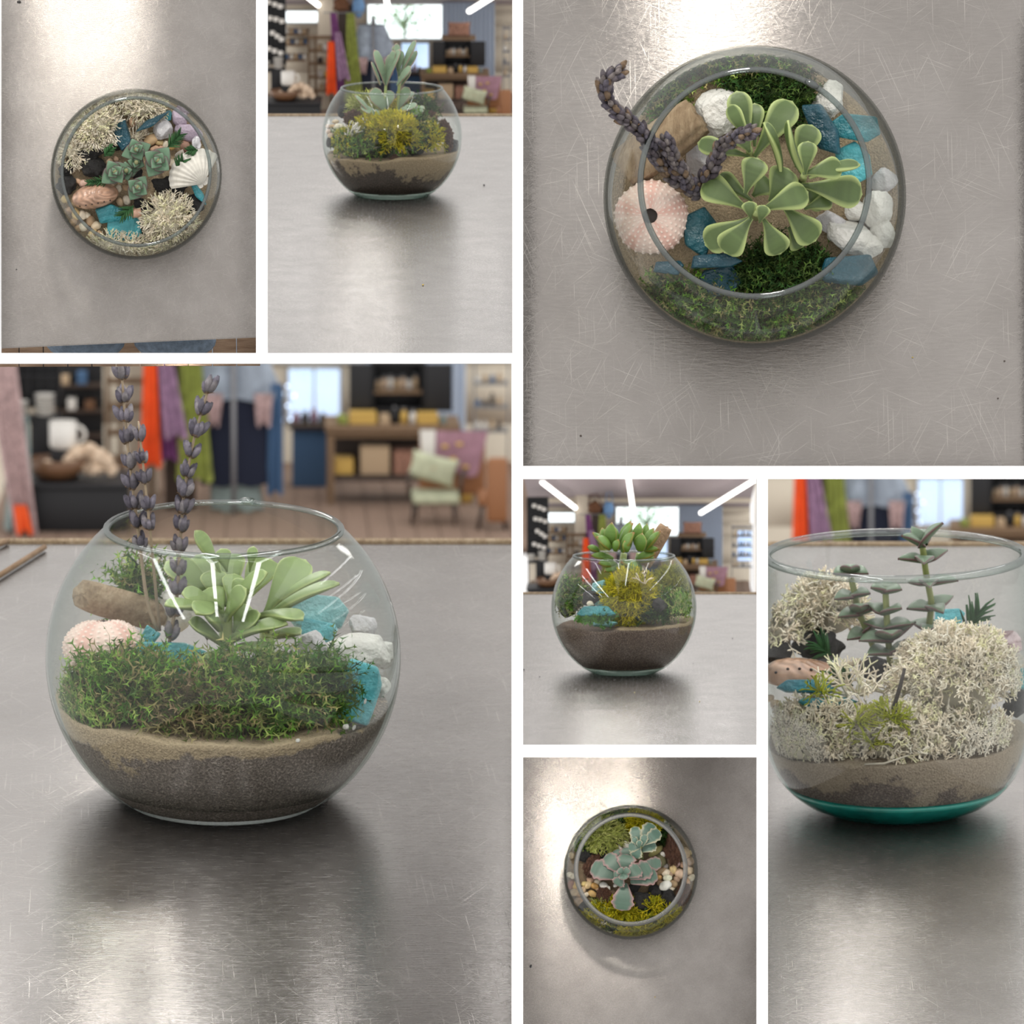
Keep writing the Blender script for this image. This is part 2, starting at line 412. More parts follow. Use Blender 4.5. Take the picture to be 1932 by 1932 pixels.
def bark_mat(name, c0, c1, c2, sc=(9, 1.1, 9)):
    m, nt, b = mat(name)
    n = tex(nt, scale=4, detail=8, rough=.7, mscale=sc)
    nt.links.new(ramp(nt, n.outputs['Fac'], [(.3, c0), (.52, c1), (.72, c2)]), b.inputs['Base Color'])
    b.inputs['Roughness'].default_value = .8; bump(nt, b, n.outputs['Fac'], .6, .05); return m
M['bark'] = bark_mat('pine_bark', (.030, .013, .008), (.13, .055, .03), (.30, .16, .09), (16, 2.2, 16))
M['drift'] = bark_mat('driftwood', (.26, .17, .095), (.46, .33, .2), (.62, .48, .32), (5, .7, 5))
M['cork'] = bark_mat('dowel_wood', (.33, .2, .11), (.46, .3, .18), (.56, .4, .26), (4, .5, 4))
def seaglass(name, col, tr=.35):
    m, nt, b = mat(name)
    n = tex(nt, scale=3, detail=4); a = N(nt, 'ShaderNodeAttribute', attribute_name='tint')
    c = mul(nt, ramp(nt, n.outputs['Fac'], [(.3, tuple(.6*x for x in col)), (.7, tuple(min(1, 1.35*x) for x in col))]), a.outputs['Color'])
    nt.links.new(c, b.inputs['Base Color']); b.inputs['Roughness'].default_value = .28
    b.inputs['Transmission Weight'].default_value = tr; b.inputs['Specular IOR Level'].default_value = .6
    n2 = tex(nt, scale=9, detail=5); bump(nt, b, n2.outputs['Fac'], .35, .04); return m
M['sea_dark'] = seaglass('deep_blue_sea_glass', (.008, .085, .125), .3)
M['sea_mid'] = seaglass('teal_sea_glass', (.03, .27, .32), .25)
M['sea_light'] = seaglass('light_turquoise_sea_glass', (.10, .50, .56), .2)
M['sea_pale'] = seaglass('pale_aqua_sea_glass', (.22, .50, .50), .2)
# ------------------------------------------------------------------ the white front with its seven openings
def white_front():
    xs = sorted({-60, 1992} | {q for P in PANELS for q in (P.rect[0], P.rect[2])})
    ys = sorted({-8, 1992} | {q for P in PANELS for q in (P.rect[1] if P.rect[1] > 0 else -8, P.rect[3])})
    X = [at(q, 0, LAT).x for q in xs]; Z = [at(0, q, LAT).z for q in ys]
    def filled(i, j):
        if i < 0 or j < 0 or i >= len(xs)-1 or j >= len(ys)-1: return False
        cx, cy = (xs[i]+xs[i+1])/2, (ys[j]+ys[j+1])/2
        return not any(P.rect[0] < cx < P.rect[2] and (P.rect[1] if P.rect[1] > 0 else -8) < cy < P.rect[3] for P in PANELS)
    mb = MB(); T = .003
    def quad(*q): mb.add(q, [(0, 1, 2, 3)])
    for i in range(len(xs)-1):
        for j in range(len(ys)-1):
            if not filled(i, j): continue
            a, b, c, d = X[i], X[i+1], Z[j+1], Z[j]; y0, y1 = LAT, LAT+T
            quad((a, y0, c), (b, y0, c), (b, y0, d), (a, y0, d)); quad((a, y1, d), (b, y1, d), (b, y1, c), (a, y1, c))
            if not filled(i-1, j): quad((a, y0, c), (a, y0, d), (a, y1, d), (a, y1, c))
            if not filled(i+1, j): quad((b, y0, d), (b, y0, c), (b, y1, c), (b, y1, d))
            if not filled(i, j-1): quad((a, y0, d), (b, y0, d), (b, y1, d), (a, y1, d))
            if not filled(i, j+1): quad((b, y0, c), (a, y0, c), (a, y1, c), (b, y1, c))
    solid(None, 'wall_front', mb, M['white'], kind='structure', smooth=False)
white_front()

# ------------------------------------------------------------------ tables
def table(P, label, back=None, m=6):
    x0, y0, x1, y1 = P.rect; x0 -= m; x1 += m; y1 += m
    yb = (y0-m, y0-m) if back is None else back if isinstance(back, tuple) else (back, back)
    if P is P1: bot = (657.5, 636.5); yb = (y0-m, y0-m)
    else: bot = (y1, y1)
    q = [P.hit(x0, bot[0], 0, 2), P.hit(x1, bot[1], 0, 2), P.hit(x1, yb[1], 0, 2), P.hit(x0, yb[0], 0, 2)]
    for v in q[:2]:
        assert (P.M@v).y > LAT+.003, (P.key, (P.M@v).y)
    t = Thing(P, 'steel_table', label, 'table')
    mb = MB(); th = .07
    bm = bmesh.new()
    top = [bm.verts.new(v) for v in q]; low = [bm.verts.new(v-Vector((0, 0, th))) for v in q]
    bm.faces.new(top); bm.faces.new(low[::-1])
    for i in range(4): bm.faces.new((top[i], low[i], low[(i+1) % 4], top[(i+1) % 4]))
    bmesh.ops.bevel(bm, geom=bm.edges[:], offset=.012, segments=2, affect='EDGES')
    bm.normal_update(); bm.verts.ensure_lookup_table(); bm.verts.index_update()
    mb.add([tuple(v.co) for v in bm.verts], [tuple(v.index for v in f.verts) for f in bm.faces]); bm.free()
    t.part('tabletop', mb, steel_mat(300.0/P.R*1.0), smooth=False)
    if back is not None:                                    # wooden edging along the far side
        a, b = q[3], q[2]; w = .16 if P is not P4 else .10
        e = MB(); k = 8
        pts = [(a.x+(b.x-a.x)*i/k, a.y+(b.y-a.y)*i/k) for i in range(k+1)]
        v = [(x, y+dy, z) for x, y in pts for dy, z in ((0, -th), (0, .016), (w*.15, .022), (w*.85, .022), (w, .016), (w, -th))]
        e.add(v, grid_faces(k+1, 6)[:, ::-1])
        t.part('edging', e, M['drift'], 'pale wooden edging along the far side')
    return t
table(P1, 'brushed steel table under the shell terrarium with abalone')
table(P2, 'brushed steel table under the terrarium of upright paddle leaves', 219)
table(P3, 'brushed steel table under the lavender terrarium seen from above')
table(P4, 'brushed steel table under the large lavender terrarium seen side-on', 1026)
table(P5, 'brushed steel table under the terrarium with a slanting wooden dowel', 1121)
table(P6, 'brushed steel table under the cream lichen terrarium with teal base', 1030)
table(P7, 'brushed steel table under the scalloped blue-green plant seen from above')

# ------------------------------------------------------------------ bowls
def profile(P):
    if P is P6:
        def f(zr):
            if zr >= 0: return 1-.05*(zr/.965)**2
            return max(0, 1-(abs(zr)/1.0)**3)**(1/2.9)
        return f
    return lambda zr: math.sqrt(max(0, 1-zr*zr))
for P in PANELS:
    P.prof = profile(P)
    P.rimz = {'P1': .51, 'P2': .69, 'P3': .67, 'P4': .75, 'P5': .72, 'P6': .965, 'P7': .56}[P.key]
def rad_at(P, z): return P.prof(min(z-P.cz, P.rimz))
def keep_in(P, mb, k=.955):
    """holds loose growth inside the glass"""
    out = []
    for v in mb.v:
        v = v.copy(); z = np.clip(v[:, 2]-P.cz, -P.cz+.02, P.rimz)
        R = np.array([P.prof(q) for q in z])*k; r = np.hypot(v[:, 0], v[:, 1]); s = np.where(r > R, R/np.maximum(r, 1e-6), 1)
        v[:, 0] *= s; v[:, 1] *= s; out.append(v)
    mb.v = out; return mb
def bowl(P, label, rim, glass, base=None, bead=.02):
    t = Thing(P, 'glass_bowl', label, 'bowl')
    zs = -P.cz+ (P.cz+P.rimz)*(np.linspace(0, 1, 40)**.85)
    out = [(P.prof(z), z+P.cz) for z in zs]; th = .013
    inn = [(max(.02, P.prof(z)-th), z+P.cz) for z in zs[2:]][::-1]
    zb = out[0][0]
    prof = [(1e-4, .004), (zb*.6, .004), (zb*.97, .003)] + out[1:] + inn + [(zb*.5, .03), (1e-4, .03)]
    t.part('body', lathe(prof, 112), glass)
    r, z = P.prof(P.rimz)-th*.4, P.rimz+P.cz
    a = np.linspace(0, 2*math.pi, 15)[:-1]
    if P is P7: ring = [(r-.05, z-.035), (r-.05, z+.0), (r-.044, z+.006), (r+.004, z+.006), (r+.014, z-.002), (r+.02, z-.03)]; ring = ring+[ring[0]]
    else: ring = [(r+bead*math.cos(q), z+bead*.8*math.sin(q)) for q in a]; ring = ring+[ring[0]]
    t.part('rim', lathe(ring, 112), rim)
    if base:
        hh = .21 if P is P6 else .075
        zz = np.linspace(0, hh, 7); pr = [(1e-4, .005)]+[(P.prof(q-P.cz)-.004-(.012 if q == 0 else 0), q+.005) for q in zz]+[(P.prof(hh-P.cz)*.9, hh+.012), (1e-4, hh*.75)]
        t.part('base', lathe(pr, 96), base, 'thick tinted glass foot' if P is P6 else None)
    if P in (P3, P4):                                       # the little lump in the rim
        a = 1.36 if P is P4 else 1.05
        q = rock((r*math.cos(a), r*math.sin(a), z+.012), (.10, .055, .045), 5, n1=.05, n2=.0, sub=2, rot=(0, 0, a-math.pi/2))
        t.part('rim_lump', q, rim)
    return t
bowl(P1, 'round glass bowl holding the abalone shell and white scallop', M['rim_dark'], M['glass_dim'])
bowl(P2, 'small glass bowl with upright scalloped leaves poking out', M['rim'], M['glass'], M['base_clear'])
bowl(P3, 'large glass bowl seen from above with lavender reaching over its rim', M['rim_dark'], M['glass_dim'])
bowl(P4, 'largest glass bowl seen side-on with lavender sprigs standing up', M['rim'], M['glass'])
bowl(P5, 'small glass bowl with pointed rosette and wooden dowel above its rim', M['rim'], M['glass'], M['base_clear'])
bowl(P6, 'wide glass bowl with teal glass foot holding cream lichen', M['rim'], M['glass'], M['base_teal'], bead=.036)
bowl(P7, 'small glass bowl seen from above with a ground flat rim', M['rim_frost'], M['glass_dim'])

def soil(P, zs, seed, label, mt, amp=.03, slope=(0, 0), zb=.035, name='soil', cat='soil'):
    nr, na = 26, 96; v = []
    ang = np.linspace(0, 2*math.pi, na, endpoint=False)
    k = .982
    def h(x, y): return zs + slope[0]*x + slope[1]*y + amp*mnoise.noise(Vector((x*2.2, y*2.2, seed))) + amp*.35*mnoise.noise(Vector((x*8, y*8, seed+4)))
    edge = []
    for a in ang:
        z = zs
        for _ in range(6): r = (rad_at(P, z)-.013)*k; z = h(r*math.cos(a), r*math.sin(a))
        edge.append((r, z))
    for i in range(nr):
        f = (i+1e-3)/(nr-1+1e-3)
        for (r, z), a in zip(edge, ang):
            x, y = r*f*math.cos(a), r*f*math.sin(a); v.append((x, y, h(x, y) if i < nr-1 else z))
    ns = 16
    for i in range(1, ns+1):
        for (r, z), a in zip(edge, ang):
            q = z+(zb-z)*i/ns; rr = (rad_at(P, q)-.013)*k; v.append((rr*math.cos(a), rr*math.sin(a), q))
    f = grid_faces(nr+ns, na, wrap_v=True)
    P.ground = h
    return solid(P, name, MB().add(v, f), mt, label, cat, kind='stuff')
soil(P1, .64, 1, 'pale sand under the shells and pebbles of the abalone bowl', soil_mat('shell_bowl_sand', .5, .5, amt=.25), zb=.1)
soil(P2, P2.cz-.22, 2, 'dark soil topped with pale sand under the paddle-leaf plant', soil_mat('paddle_bowl_soil', P2.cz-.25, .34, (.46, .35, .22), (.12, .09, .07), (.05, .036, .028), 1.5, .25), .05, (.05, 0), zb=.10)
soil(P3, .64, 3, 'pale sand inside the lavender bowl seen from above', soil_mat('lavender_bowl_sand', .52, .4, amt=.35), zb=.1)
soil(P4, P4.cz-.25, 4, 'brown soil with a pale sand layer in the largest bowl', soil_mat('big_bowl_soil', P4.cz-.27, .12, (.56, .44, .29), (.28, .235, .20), (.16, .132, .112), 1.3, -.5), .05, (-.03, 0))
soil(P5, P5.cz-.2, 5, 'brown soil under a thin sand line in the dowel bowl', soil_mat('dowel_bowl_soil', P5.cz-.2, .035, (.48, .37, .24), (.23, .17, .135), (.11, .08, .064), .4), .05, (.06, 0), zb=.1)
soil(P6, P6.cz-.40, 6, 'grey-brown sandy soil under the cream lichen', soil_mat('lichen_bowl_soil', P6.cz-.42, .35, (.42, .345, .26), (.22, .18, .155), (.12, .098, .085), 1.9), .04, (.05, 0), zb=.23)
soil(P7, .62, 7, 'dark soil under the pebbles of the scalloped-leaf bowl', soil_mat('scallop_bowl_soil', .60, .5, (.3, .22, .14), (.06, .045, .035), (.03, .022, .018), .3), zb=.1)

# ------------------------------------------------------------------ growth
GREEN = [(.05, .13, .012), (.09, .20, .02), (.14, .23, .035), (.21, .26, .07), (.05, .10, .02), (.22, .19, .08)]
DARKG = [(.02, .055, .012), (.035, .08, .015), (.06, .10, .02), (.03, .05, .012)]
def unit(v): return v/np.maximum(np.linalg.norm(v, axis=-1, keepdims=True), 1e-9)
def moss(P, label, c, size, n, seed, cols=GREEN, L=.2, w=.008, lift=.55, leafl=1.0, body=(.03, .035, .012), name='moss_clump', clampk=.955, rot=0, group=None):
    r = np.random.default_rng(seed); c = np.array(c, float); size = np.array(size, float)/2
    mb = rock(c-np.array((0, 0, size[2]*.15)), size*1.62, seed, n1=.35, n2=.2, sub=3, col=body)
    d = unit(r.normal(size=(n, 3))); d[:, 2] = np.abs(d[:, 2])*1.0-.25*r.random(n); d = unit(d)
    bumpy = 1+.22*np.array([mnoise.noise(Vector(q*2.3)+Vector((seed, 0, 0))) for q in d])
    p = d*size*(r.uniform(.72, .98, n)*bumpy)[:, None]
    g = unit(d*lift + unit(r.normal(size=(n, 3)))*1.0); k = 6
    Ls = L*r.uniform(.5, 1.25, n); pts = [p]; dirs = [g]
    for i in range(k-1):
        g = unit(g + r.normal(size=(n, 3))*.42 + np.array((0, 0, -.05))); pts.append(pts[-1]+g*(Ls/(k-1))[:, None]); dirs.append(g)
    pts = np.stack(pts, 1); dirs = np.stack(dirs, 1)
    side = unit(np.cross(dirs, r.normal(size=(n, 1, 3))))
    wd = (w*np.linspace(1, .35, k))[None, :, None]*r.uniform(.6, 1.5, (n, 1, 1))
    a, b = pts-side*wd, pts+side*wd
    v = np.stack([a, b], 2).reshape(-1, 3)
    base = (np.arange(n)*k*2)[:, None]+np.arange(k-1)[None]*2; base = base.reshape(-1)
    cl = np.array(cols)[r.integers(0, len(cols), n)]*r.uniform(.6, 1.45, (n, 1))
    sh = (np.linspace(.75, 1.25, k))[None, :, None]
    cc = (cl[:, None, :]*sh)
    mb.add(v+c, np.stack([base, base+1, base+3, base+2], 1), np.repeat(cc, 2, 1).reshape(-1, 3))
    if leafl:
        nodes = pts[:, 1:]; dd = dirs[:, 1:]; nn = unit(np.cross(dd, side[:, 1:]))
        for sg in (1, -1):
            ll = w*3.4*leafl*r.uniform(.6, 1.3, nodes.shape[:2]+(1,))
            tipp = nodes + dd*ll*.8 + sg*side[:, 1:]*ll + nn*ll*r.uniform(-.5, .5, nodes.shape[:2]+(1,))
            q = np.stack([nodes-dd*w*1.2, nodes+dd*w*1.2, tipp], 2).reshape(-1, 3)
            f = np.arange(len(q)).reshape(-1, 3)
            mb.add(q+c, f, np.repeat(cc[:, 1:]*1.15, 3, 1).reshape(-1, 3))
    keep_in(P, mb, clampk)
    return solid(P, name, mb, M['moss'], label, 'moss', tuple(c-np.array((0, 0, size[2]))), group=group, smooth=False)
YEL = [(.58, .50, .012), (.48, .44, .012), (.66, .56, .03), (.38, .38, .02)]
LIME = [(.40, .45, .12), (.50, .52, .18), (.34, .38, .08)]
CREAM = [(.90, .82, .67), (.93, .87, .73), (.87, .77, .61), (.88, .85, .58)]
def lichen(P, label, c, size, n, seed, cols=YEL, seg=.085, rad=.007, levels=4, inner=.62, spread=.75, top=True, name='lichen_clump', body=True, clampk=.955, group=None):
    r = np.random.default_rng(seed); c = np.array(c, float); size = np.array(size, float)/2
    d = unit(r.normal(size=(n, 3)))
    if top: d[:, 2] = np.abs(d[:, 2])-.3*r.random(n); d = unit(d)
    bumpy = 1+.25*np.array([mnoise.noise(Vector(q*2.0)+Vector((seed*1.7, 3, 0))) for q in d])
    p = d*size*(inner*bumpy*r.uniform(.8, 1.05, n))[:, None]; g = unit(d+.45*r.normal(size=(n, 3)))
    cl = np.array(cols)[r.integers(0, len(cols), n)]*r.uniform(.8, 1.15, (n, 1))
    mb = MB()
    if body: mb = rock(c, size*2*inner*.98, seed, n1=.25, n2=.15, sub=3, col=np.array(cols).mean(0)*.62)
    ln = np.full(n, seg); rd = np.full(n, rad)
    for lev in range(levels):
        q = p + g*(ln*r.uniform(.7, 1.25, len(p)))[:, None]
        s = unit(np.cross(g, r.normal(size=g.shape))); t = np.cross(g, s)
        ring = []
        for base, rr in ((p, rd), (q, rd*.82)):
            for a in (0, 2.094, 4.188): ring.append(base + (s*math.cos(a)+t*math.sin(a))*rr[:, None])
        v = np.stack(ring, 1).reshape(-1, 3); o = (np.arange(len(p))*6)[:, None]
        f = np.concatenate([o+np.array(x) for x in ((0, 1, 4, 3), (1, 2, 5, 4), (2, 0, 3, 5))])
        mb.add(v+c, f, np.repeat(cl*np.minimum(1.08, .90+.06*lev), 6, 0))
        if lev < levels-1:
            kids = 2
            p = np.repeat(q, kids, 0); g = np.repeat(g, kids, 0); cl = np.repeat(cl, kids, 0)
            out = unit(p/np.maximum(size, 1e-6))
            g = unit(g + spread*unit(r.normal(size=g.shape)) + .22*out)
            ln = np.repeat(ln, kids)*.8; rd = np.repeat(rd, kids)*.84
    keep_in(P, mb, clampk)
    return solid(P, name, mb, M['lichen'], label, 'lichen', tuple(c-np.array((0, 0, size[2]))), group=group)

# ------------------------------------------------------------------ small finds
def stone(P, name, label, cat, c, size, mt, seed, rot=(0, 0, 0), group=None, flat=False, **k):
    k.setdefault('sub', 4); mb = rock(c, size, seed, rot=rot, **k); keep_in(P, mb, .965)
    return solid(P, name, mb, mt, label, cat, tuple(np.array(c)-np.array((0, 0, size[2]*.45))), group, smooth=not flat)
def shard(P, label, c, w, h, th, seed, mt, x=(1, 0, 0), z=(0, 0, 1), k=6, group=None, col=(1, 1, 1), name='sea_glass'):
    """tumbled slab of glass: irregular outline w x h, thickness th, lying along x with its face towards z"""
    r = np.random.default_rng(seed)
    a = np.sort(np.linspace(0, 2*math.pi, k, endpoint=False)+r.uniform(-.28, .28, k))
    base = np.stack([np.sign(np.cos(a))*np.abs(np.cos(a))**.6*w/2*r.uniform(.86, 1.1, k), np.sign(np.sin(a))*np.abs(np.sin(a))**.6*h/2*r.uniform(.86, 1.1, k)], 1)
    pts = []
    for i in range(k):                                  # soften the corners
        p0, p1, p2 = base[i-1], base[i], base[(i+1) % k]
        for t in (.14, .06): pts.append(p1+(p0-p1)*t)
        for t in (.06, .14, .5): pts.append(p1+(p2-p1)*t)
    pts = np.array(pts); n = len(pts); mn = min(w, h)
    v = []
    for ins, zz in ((.55, -.5), (.13, -.5), (.03, -.38), (0, -.1), (.015, .2), (.05, .42), (.14, .5), (.55, .505)):
        q = pts*(1-ins*(1 if ins > .5 else min(1, th/mn*1.6+.2))); zv = zz*th*np.ones(n); v.append(np.c_[q, zv])
    v.append(np.array([[0, 0, -.5*th], [0, 0, .52*th]])); v = np.concatenate(v)
    f = [tuple(q) for q in grid_faces(8, n, wrap_v=True)[:, ::-1].tolist()]
    f += [(8*n, (i+1) % n, i) for i in range(n)] + [(8*n+1, 7*n+i, 7*n+(i+1) % n) for i in range(n)]
    B = basis(np.cross(z, x), z)
    cc = np.array(col)*np.ones((len(v), 1)); cc[3*n:5*n] *= 1.25
    mb = MB().add(v@np.array([B[:, 0], B[:, 1], B[:, 2]])+np.array(c), f, cc); keep_in(P, mb, .965)
    return solid(P, name, mb, mt, label, 'sea glass', tuple(c), group)
PEB = [(.50, .37, .24), (.62, .50, .35), (.40, .27, .16), (.55, .36, .24), (.66, .58, .45), (.36, .25, .17), (.58, .44, .22)]
ORD = ['first', 'second', 'third', 'fourth', 'fifth', 'sixth', 'seventh', 'eighth', 'ninth', 'tenth', 'eleventh', 'twelfth']
MARKS = {}
def tone(c):
    r, g, b = c; m = max(c)
    if min(c) > .5: return 'white' if b/r > .8 else 'cream'
    if m < .36: return 'olive' if g > r*.92 else 'dark brown'
    if r/g > 1.5: return 'amber' if b/r < .35 else 'reddish'
    return 'honey' if b/r < .42 else 'tan'
def pebbles(P, items, label, group, z0, seed, cols=PEB, note=''):
    """each pebble is named by its tone and by the landmark it lies next to"""
    r = np.random.default_rng(seed); r2 = np.random.default_rng(seed)
    tones = []
    pick = [it[3] if len(it) > 3 else cols[int(r2.integers(len(cols)))] for it in items]; tones = [tone(c) for c in pick]
    keys = []
    for it, tn in zip(items, tones):
        mk, mx, my = min(MARKS.get(P.key, [('bowl centre', 700, 900)]), key=lambda q: math.hypot(q[1]-it[0], q[2]-it[1])); dx, dy = it[0]-mx, it[1]-my
        keys.append((tn, ('right of' if dx > 0 else 'left of') if abs(dx) > abs(dy) else ('below' if dy > 0 else 'above'), mk, math.hypot(dx, dy)))
    labels = []
    for k in keys:
        same = sorted(q[3] for q in keys if q[:3] == k[:3]); n = same.index(k[3])
        labels.append(f'{k[0]} pebble{note} {k[1]} the {k[2]}' + ('' if len(same) == 1 else ', nearest to it' if n == 0 else f', {ORD[n]} nearest'))
    for i, it in enumerate(items):
        zx, zy, sz = it[:3]
        s = sz*P.u*1.12; k = it[4] if len(it) > 4 else z0; col = pick[i]
        c = P.p(zx, zy, k+ (s*.3 if P.top else 0))
        size = (s*r.uniform(.95, 1.25), s*r.uniform(.75, 1.0), s*r.uniform(.6, .8))
        mb = rock(c, size, seed*50+i, n1=.22, n2=.02, sub=2, rot=(0, 0, r.uniform(0, 3.1)), col=np.array(col), cv=.35); keep_in(P, mb, .965)
        solid(P, 'pebble', mb, M['tint'], labels[i] if group else label, 'pebble', tuple(np.array(c)-np.array((0, 0, size[2]/2))), group)
def sprig(P, label, pts, rad, lens, seed, whorl_gap, bud, cols=((.085, .077, .095), (.13, .118, .135), (.17, .155, .16), (.115, .105, .125)), start=.0, nb=7):
    """dried lavender: bare stem with whorls of small grey-violet buds"""
    pts = np.array(pts, float); r = np.random.default_rng(seed)
    d = np.r_[0, np.cumsum(np.linalg.norm(np.diff(pts, axis=0), axis=1))]; tot = d[-1]
    ss = np.linspace(0, tot, 26); path = np.stack([np.interp(ss, d, pts[:, i]) for i in range(3)], 1)
    for _ in range(2): path[1:-1] = .5*path[1:-1]+.25*(path[:-2]+path[2:])
    t = Thing(P, 'lavender_sprig', label, 'lavender', tuple(pts[0]))
    t.part('stem', tube(path, np.linspace(rad, rad*.6, 26), 6, (.26, .2, .13)), M['tint'])
    s = tot*start
    while s <= tot*1.001:
        c = np.array([np.interp(s, ss, path[:, i]) for i in range(3)])
        tn = np.array([np.interp(min(tot, s+.04*tot), ss, path[:, i])-np.interp(max(0, s-.04*tot), ss, path[:, i]) for i in range(3)]); tn /= np.linalg.norm(tn)
        B = basis(tn, (0.31, .2, .9) if abs(tn[2]) < .8 else (1, .2, 0)); mb = MB()
        for i in range(nb):
            a = 2*math.pi*i/nb+r.uniform(-.3, .3); tilt = r.uniform(.15, .55)
            dr = B[:, 1]*math.cos(tilt)+(B[:, 0]*math.cos(a)+B[:, 2]*math.sin(a))*math.sin(tilt); L = bud*r.uniform(.8, 1.2)
            o = c+(B[:, 0]*math.cos(a)+B[:, 2]*math.sin(a))*rad*1.2+B[:, 1]*r.uniform(-.12, .12)*bud
            q = np.linspace(0, 1, 6)[:, None]; pa = o+dr*L*q; rr = L*np.array([.10, .19, .23, .22, .17, .07])
            col = np.array(cols[int(r.integers(len(cols)))])*r.uniform(.8, 1.25); cs = np.stack([np.array((.22, .15, .08)), col*.9, col, col*1.1, col*1.25, col*.7])
            tube(pa, rr, 6, cs, mb)
        for i in range(3):
            a = r.uniform(0, 6.28); dr = B[:, 1]*.5+(B[:, 0]*math.cos(a)+B[:, 2]*math.sin(a)); dr /= np.linalg.norm(dr)
            leaf(c-B[:, 1]*bud*.1, c-B[:, 1]*bud*.1+dr*bud*.55, bud*.25, B[:, 1], T=bud*.04, bend=.6, shape='point', col=(.30, .18, .09), edge=(.34, .2, .1), mb=mb, nt=5)
        t.part('flower_whorl', mb, M['bud'])
        s += whorl_gap*tot*r.uniform(.85, 1.15)
    return t
def cedar(P, label, p0, p1, seed, w=.12, col=(.03, .085, .03)):
    """flat sprig of scale leaves"""
    p0, p1 = np.array(p0, float), np.array(p1, float); r = np.random.default_rng(seed); mb = MB(); L = np.linalg.norm(p1-p0)
    side = np.cross((p1-p0)/L, (0, 0, 1) if P.top else (0, -1, .2)); side /= np.linalg.norm(side)
    tube(np.array([p0, (p0+p1)/2, p1]), (.012, .01, .005), 5, col, mb)
    for i in range(9):
        f = .12+.8*i/8; o = p0+(p1-p0)*f
        for sg in (1, -1):
            e = o+sg*side*w*(1-f*.5)*r.uniform(.7, 1.1)+(p1-p0)/L*w*.8+np.array((0, 0, r.uniform(-.02, .05)))
            tube(np.array([o, (o+e)/2+np.array((0, 0, .012)), e]), (.011, .010, .004), 5, np.array(col)*r.uniform(.7, 1.5), mb)
    keep_in(P, mb); return solid(P, 'cedar_sprig', mb, M['moss'], label, 'sprig', tuple(p0))
def log(P, name, label, cat, p0, p1, rad, seed, mt, n=18, crack=.18, flatk=1.0, lobes=3):
    p0, p1 = np.array(p0, float), np.array(p1, float); r = np.random.default_rng(seed); k = 26; B = basis(p1-p0, (0, 0, 1)); L = np.linalg.norm(p1-p0)
    tt = np.r_[0, np.linspace(0, 1, k), 1]; v = []
    a = np.linspace(0, 2*math.pi, n*2, endpoint=False)
    for i, t in enumerate(tt):
        e = 1.0 if 0 < i < len(tt)-1 else .0
        for q in a:
            x, z = math.cos(q), math.sin(q)
            rr = rad*(1+crack*.9*mnoise.noise(Vector((x*2.2, t*1.2, z*2.2+seed)))+crack*.4*mnoise.noise(Vector((x*7, t*1.0, z*7+seed))))*(1-.12*(2*t-1)**4)*e
            end = L*.03*mnoise.noise(Vector((x*3, z*3, seed+t*9)))
            v.append(p0+B[:, 1]*(t*L+(end if t in (0, 1) else 0))+B[:, 0]*x*rr+B[:, 2]*z*rr*flatk)
    mb = MB().add(np.array(v), grid_faces(len(tt), n*2, wrap_v=True)[:, ::-1]); 
    return mb
MARKS['P1'] = [('lavender crystal', 890, 712), ('topmost rosette', 745, 825), ('abalone shell', 520, 1072), ('largest rosette', 862, 885), ('lowest rosette', 752, 1030), ('scallop shell', 1090, 915), ('turquoise sea glass', 650, 1230), ('long lava stone', 480, 850), ('upright blue slab', 672, 735)]
MARKS['P7'] = [('large bark chunk', 1100, 665), ('long leaf tip', 530, 800), ('small bark chunk', 605, 1008), ('grey lava stone', 1060, 1030), ('widest leaf tip', 985, 850), ('outer bark chunk', 1180, 1005), ('cream-edged plant', 868, 640), ('lime lichen', 610, 575)]
MARKS['P2'] = [('brown bark chunk', 478, 650)]
MARKS['P6'] = [('abalone shell', 205, 1020), ('long blue glass', 200, 1062)]
# ================================================================== shell terrarium (seen from above)
P = P1; u = P.u; g0 = .66
def rocks(P, rows, mt, name, cat, seed, z0, **k):
    """rows: zoomed centre, width, depth, height, turn, label"""
    for i, (zx, zy, w, h, t, rz, lab) in enumerate(rows):
        c = P.p(zx, zy, z0+t*P.u*.3); kk = dict(k); kk['seed'] = seed+i
        stone(P, name, lab, cat, c, (w*P.u, h*P.u, t*P.u), mt, rot=(0, 0, rz), **kk)
rocks(P1, [(500, 830, 190, 95, 110, .35, 'long black lava stone below the pale lichen tuft, beside abalone'),
           (512, 922, 140, 120, 110, .2, 'rounded grey-black lava stone above the abalone shell'),
           (365, 915, 110, 80, 90, 1.0, 'black lava stone pressed to the glass above the abalone'),
           (375, 1012, 120, 110, 80, .5, 'black lava stone pressed to the glass level with the abalone'),
           (942, 1012, 205, 135, 120, -.1, 'largest pitted lava stone, between rosettes and scallop shell'),
           (1062, 1115, 120, 110, 110, .4, 'black lava stone beside the lower lichen tuft and blue glass strip'),
           (790, 1130, 125, 80, 100, -.5, 'small dark lava stone between sea glass and lower lichen tuft'),
           (640, 795, 70, 60, 70, .2, 'small dark lava stone beside the upright blue glass slab'),
           (745, 945, 70, 80, 50, .2, 'dark lava stone half hidden among the four rosettes')],
      M['lava'], 'lava_stone', 'stone', 100, g0, n1=.3, n2=.12, planes=7, sub=4, col=(1, 1, 1))
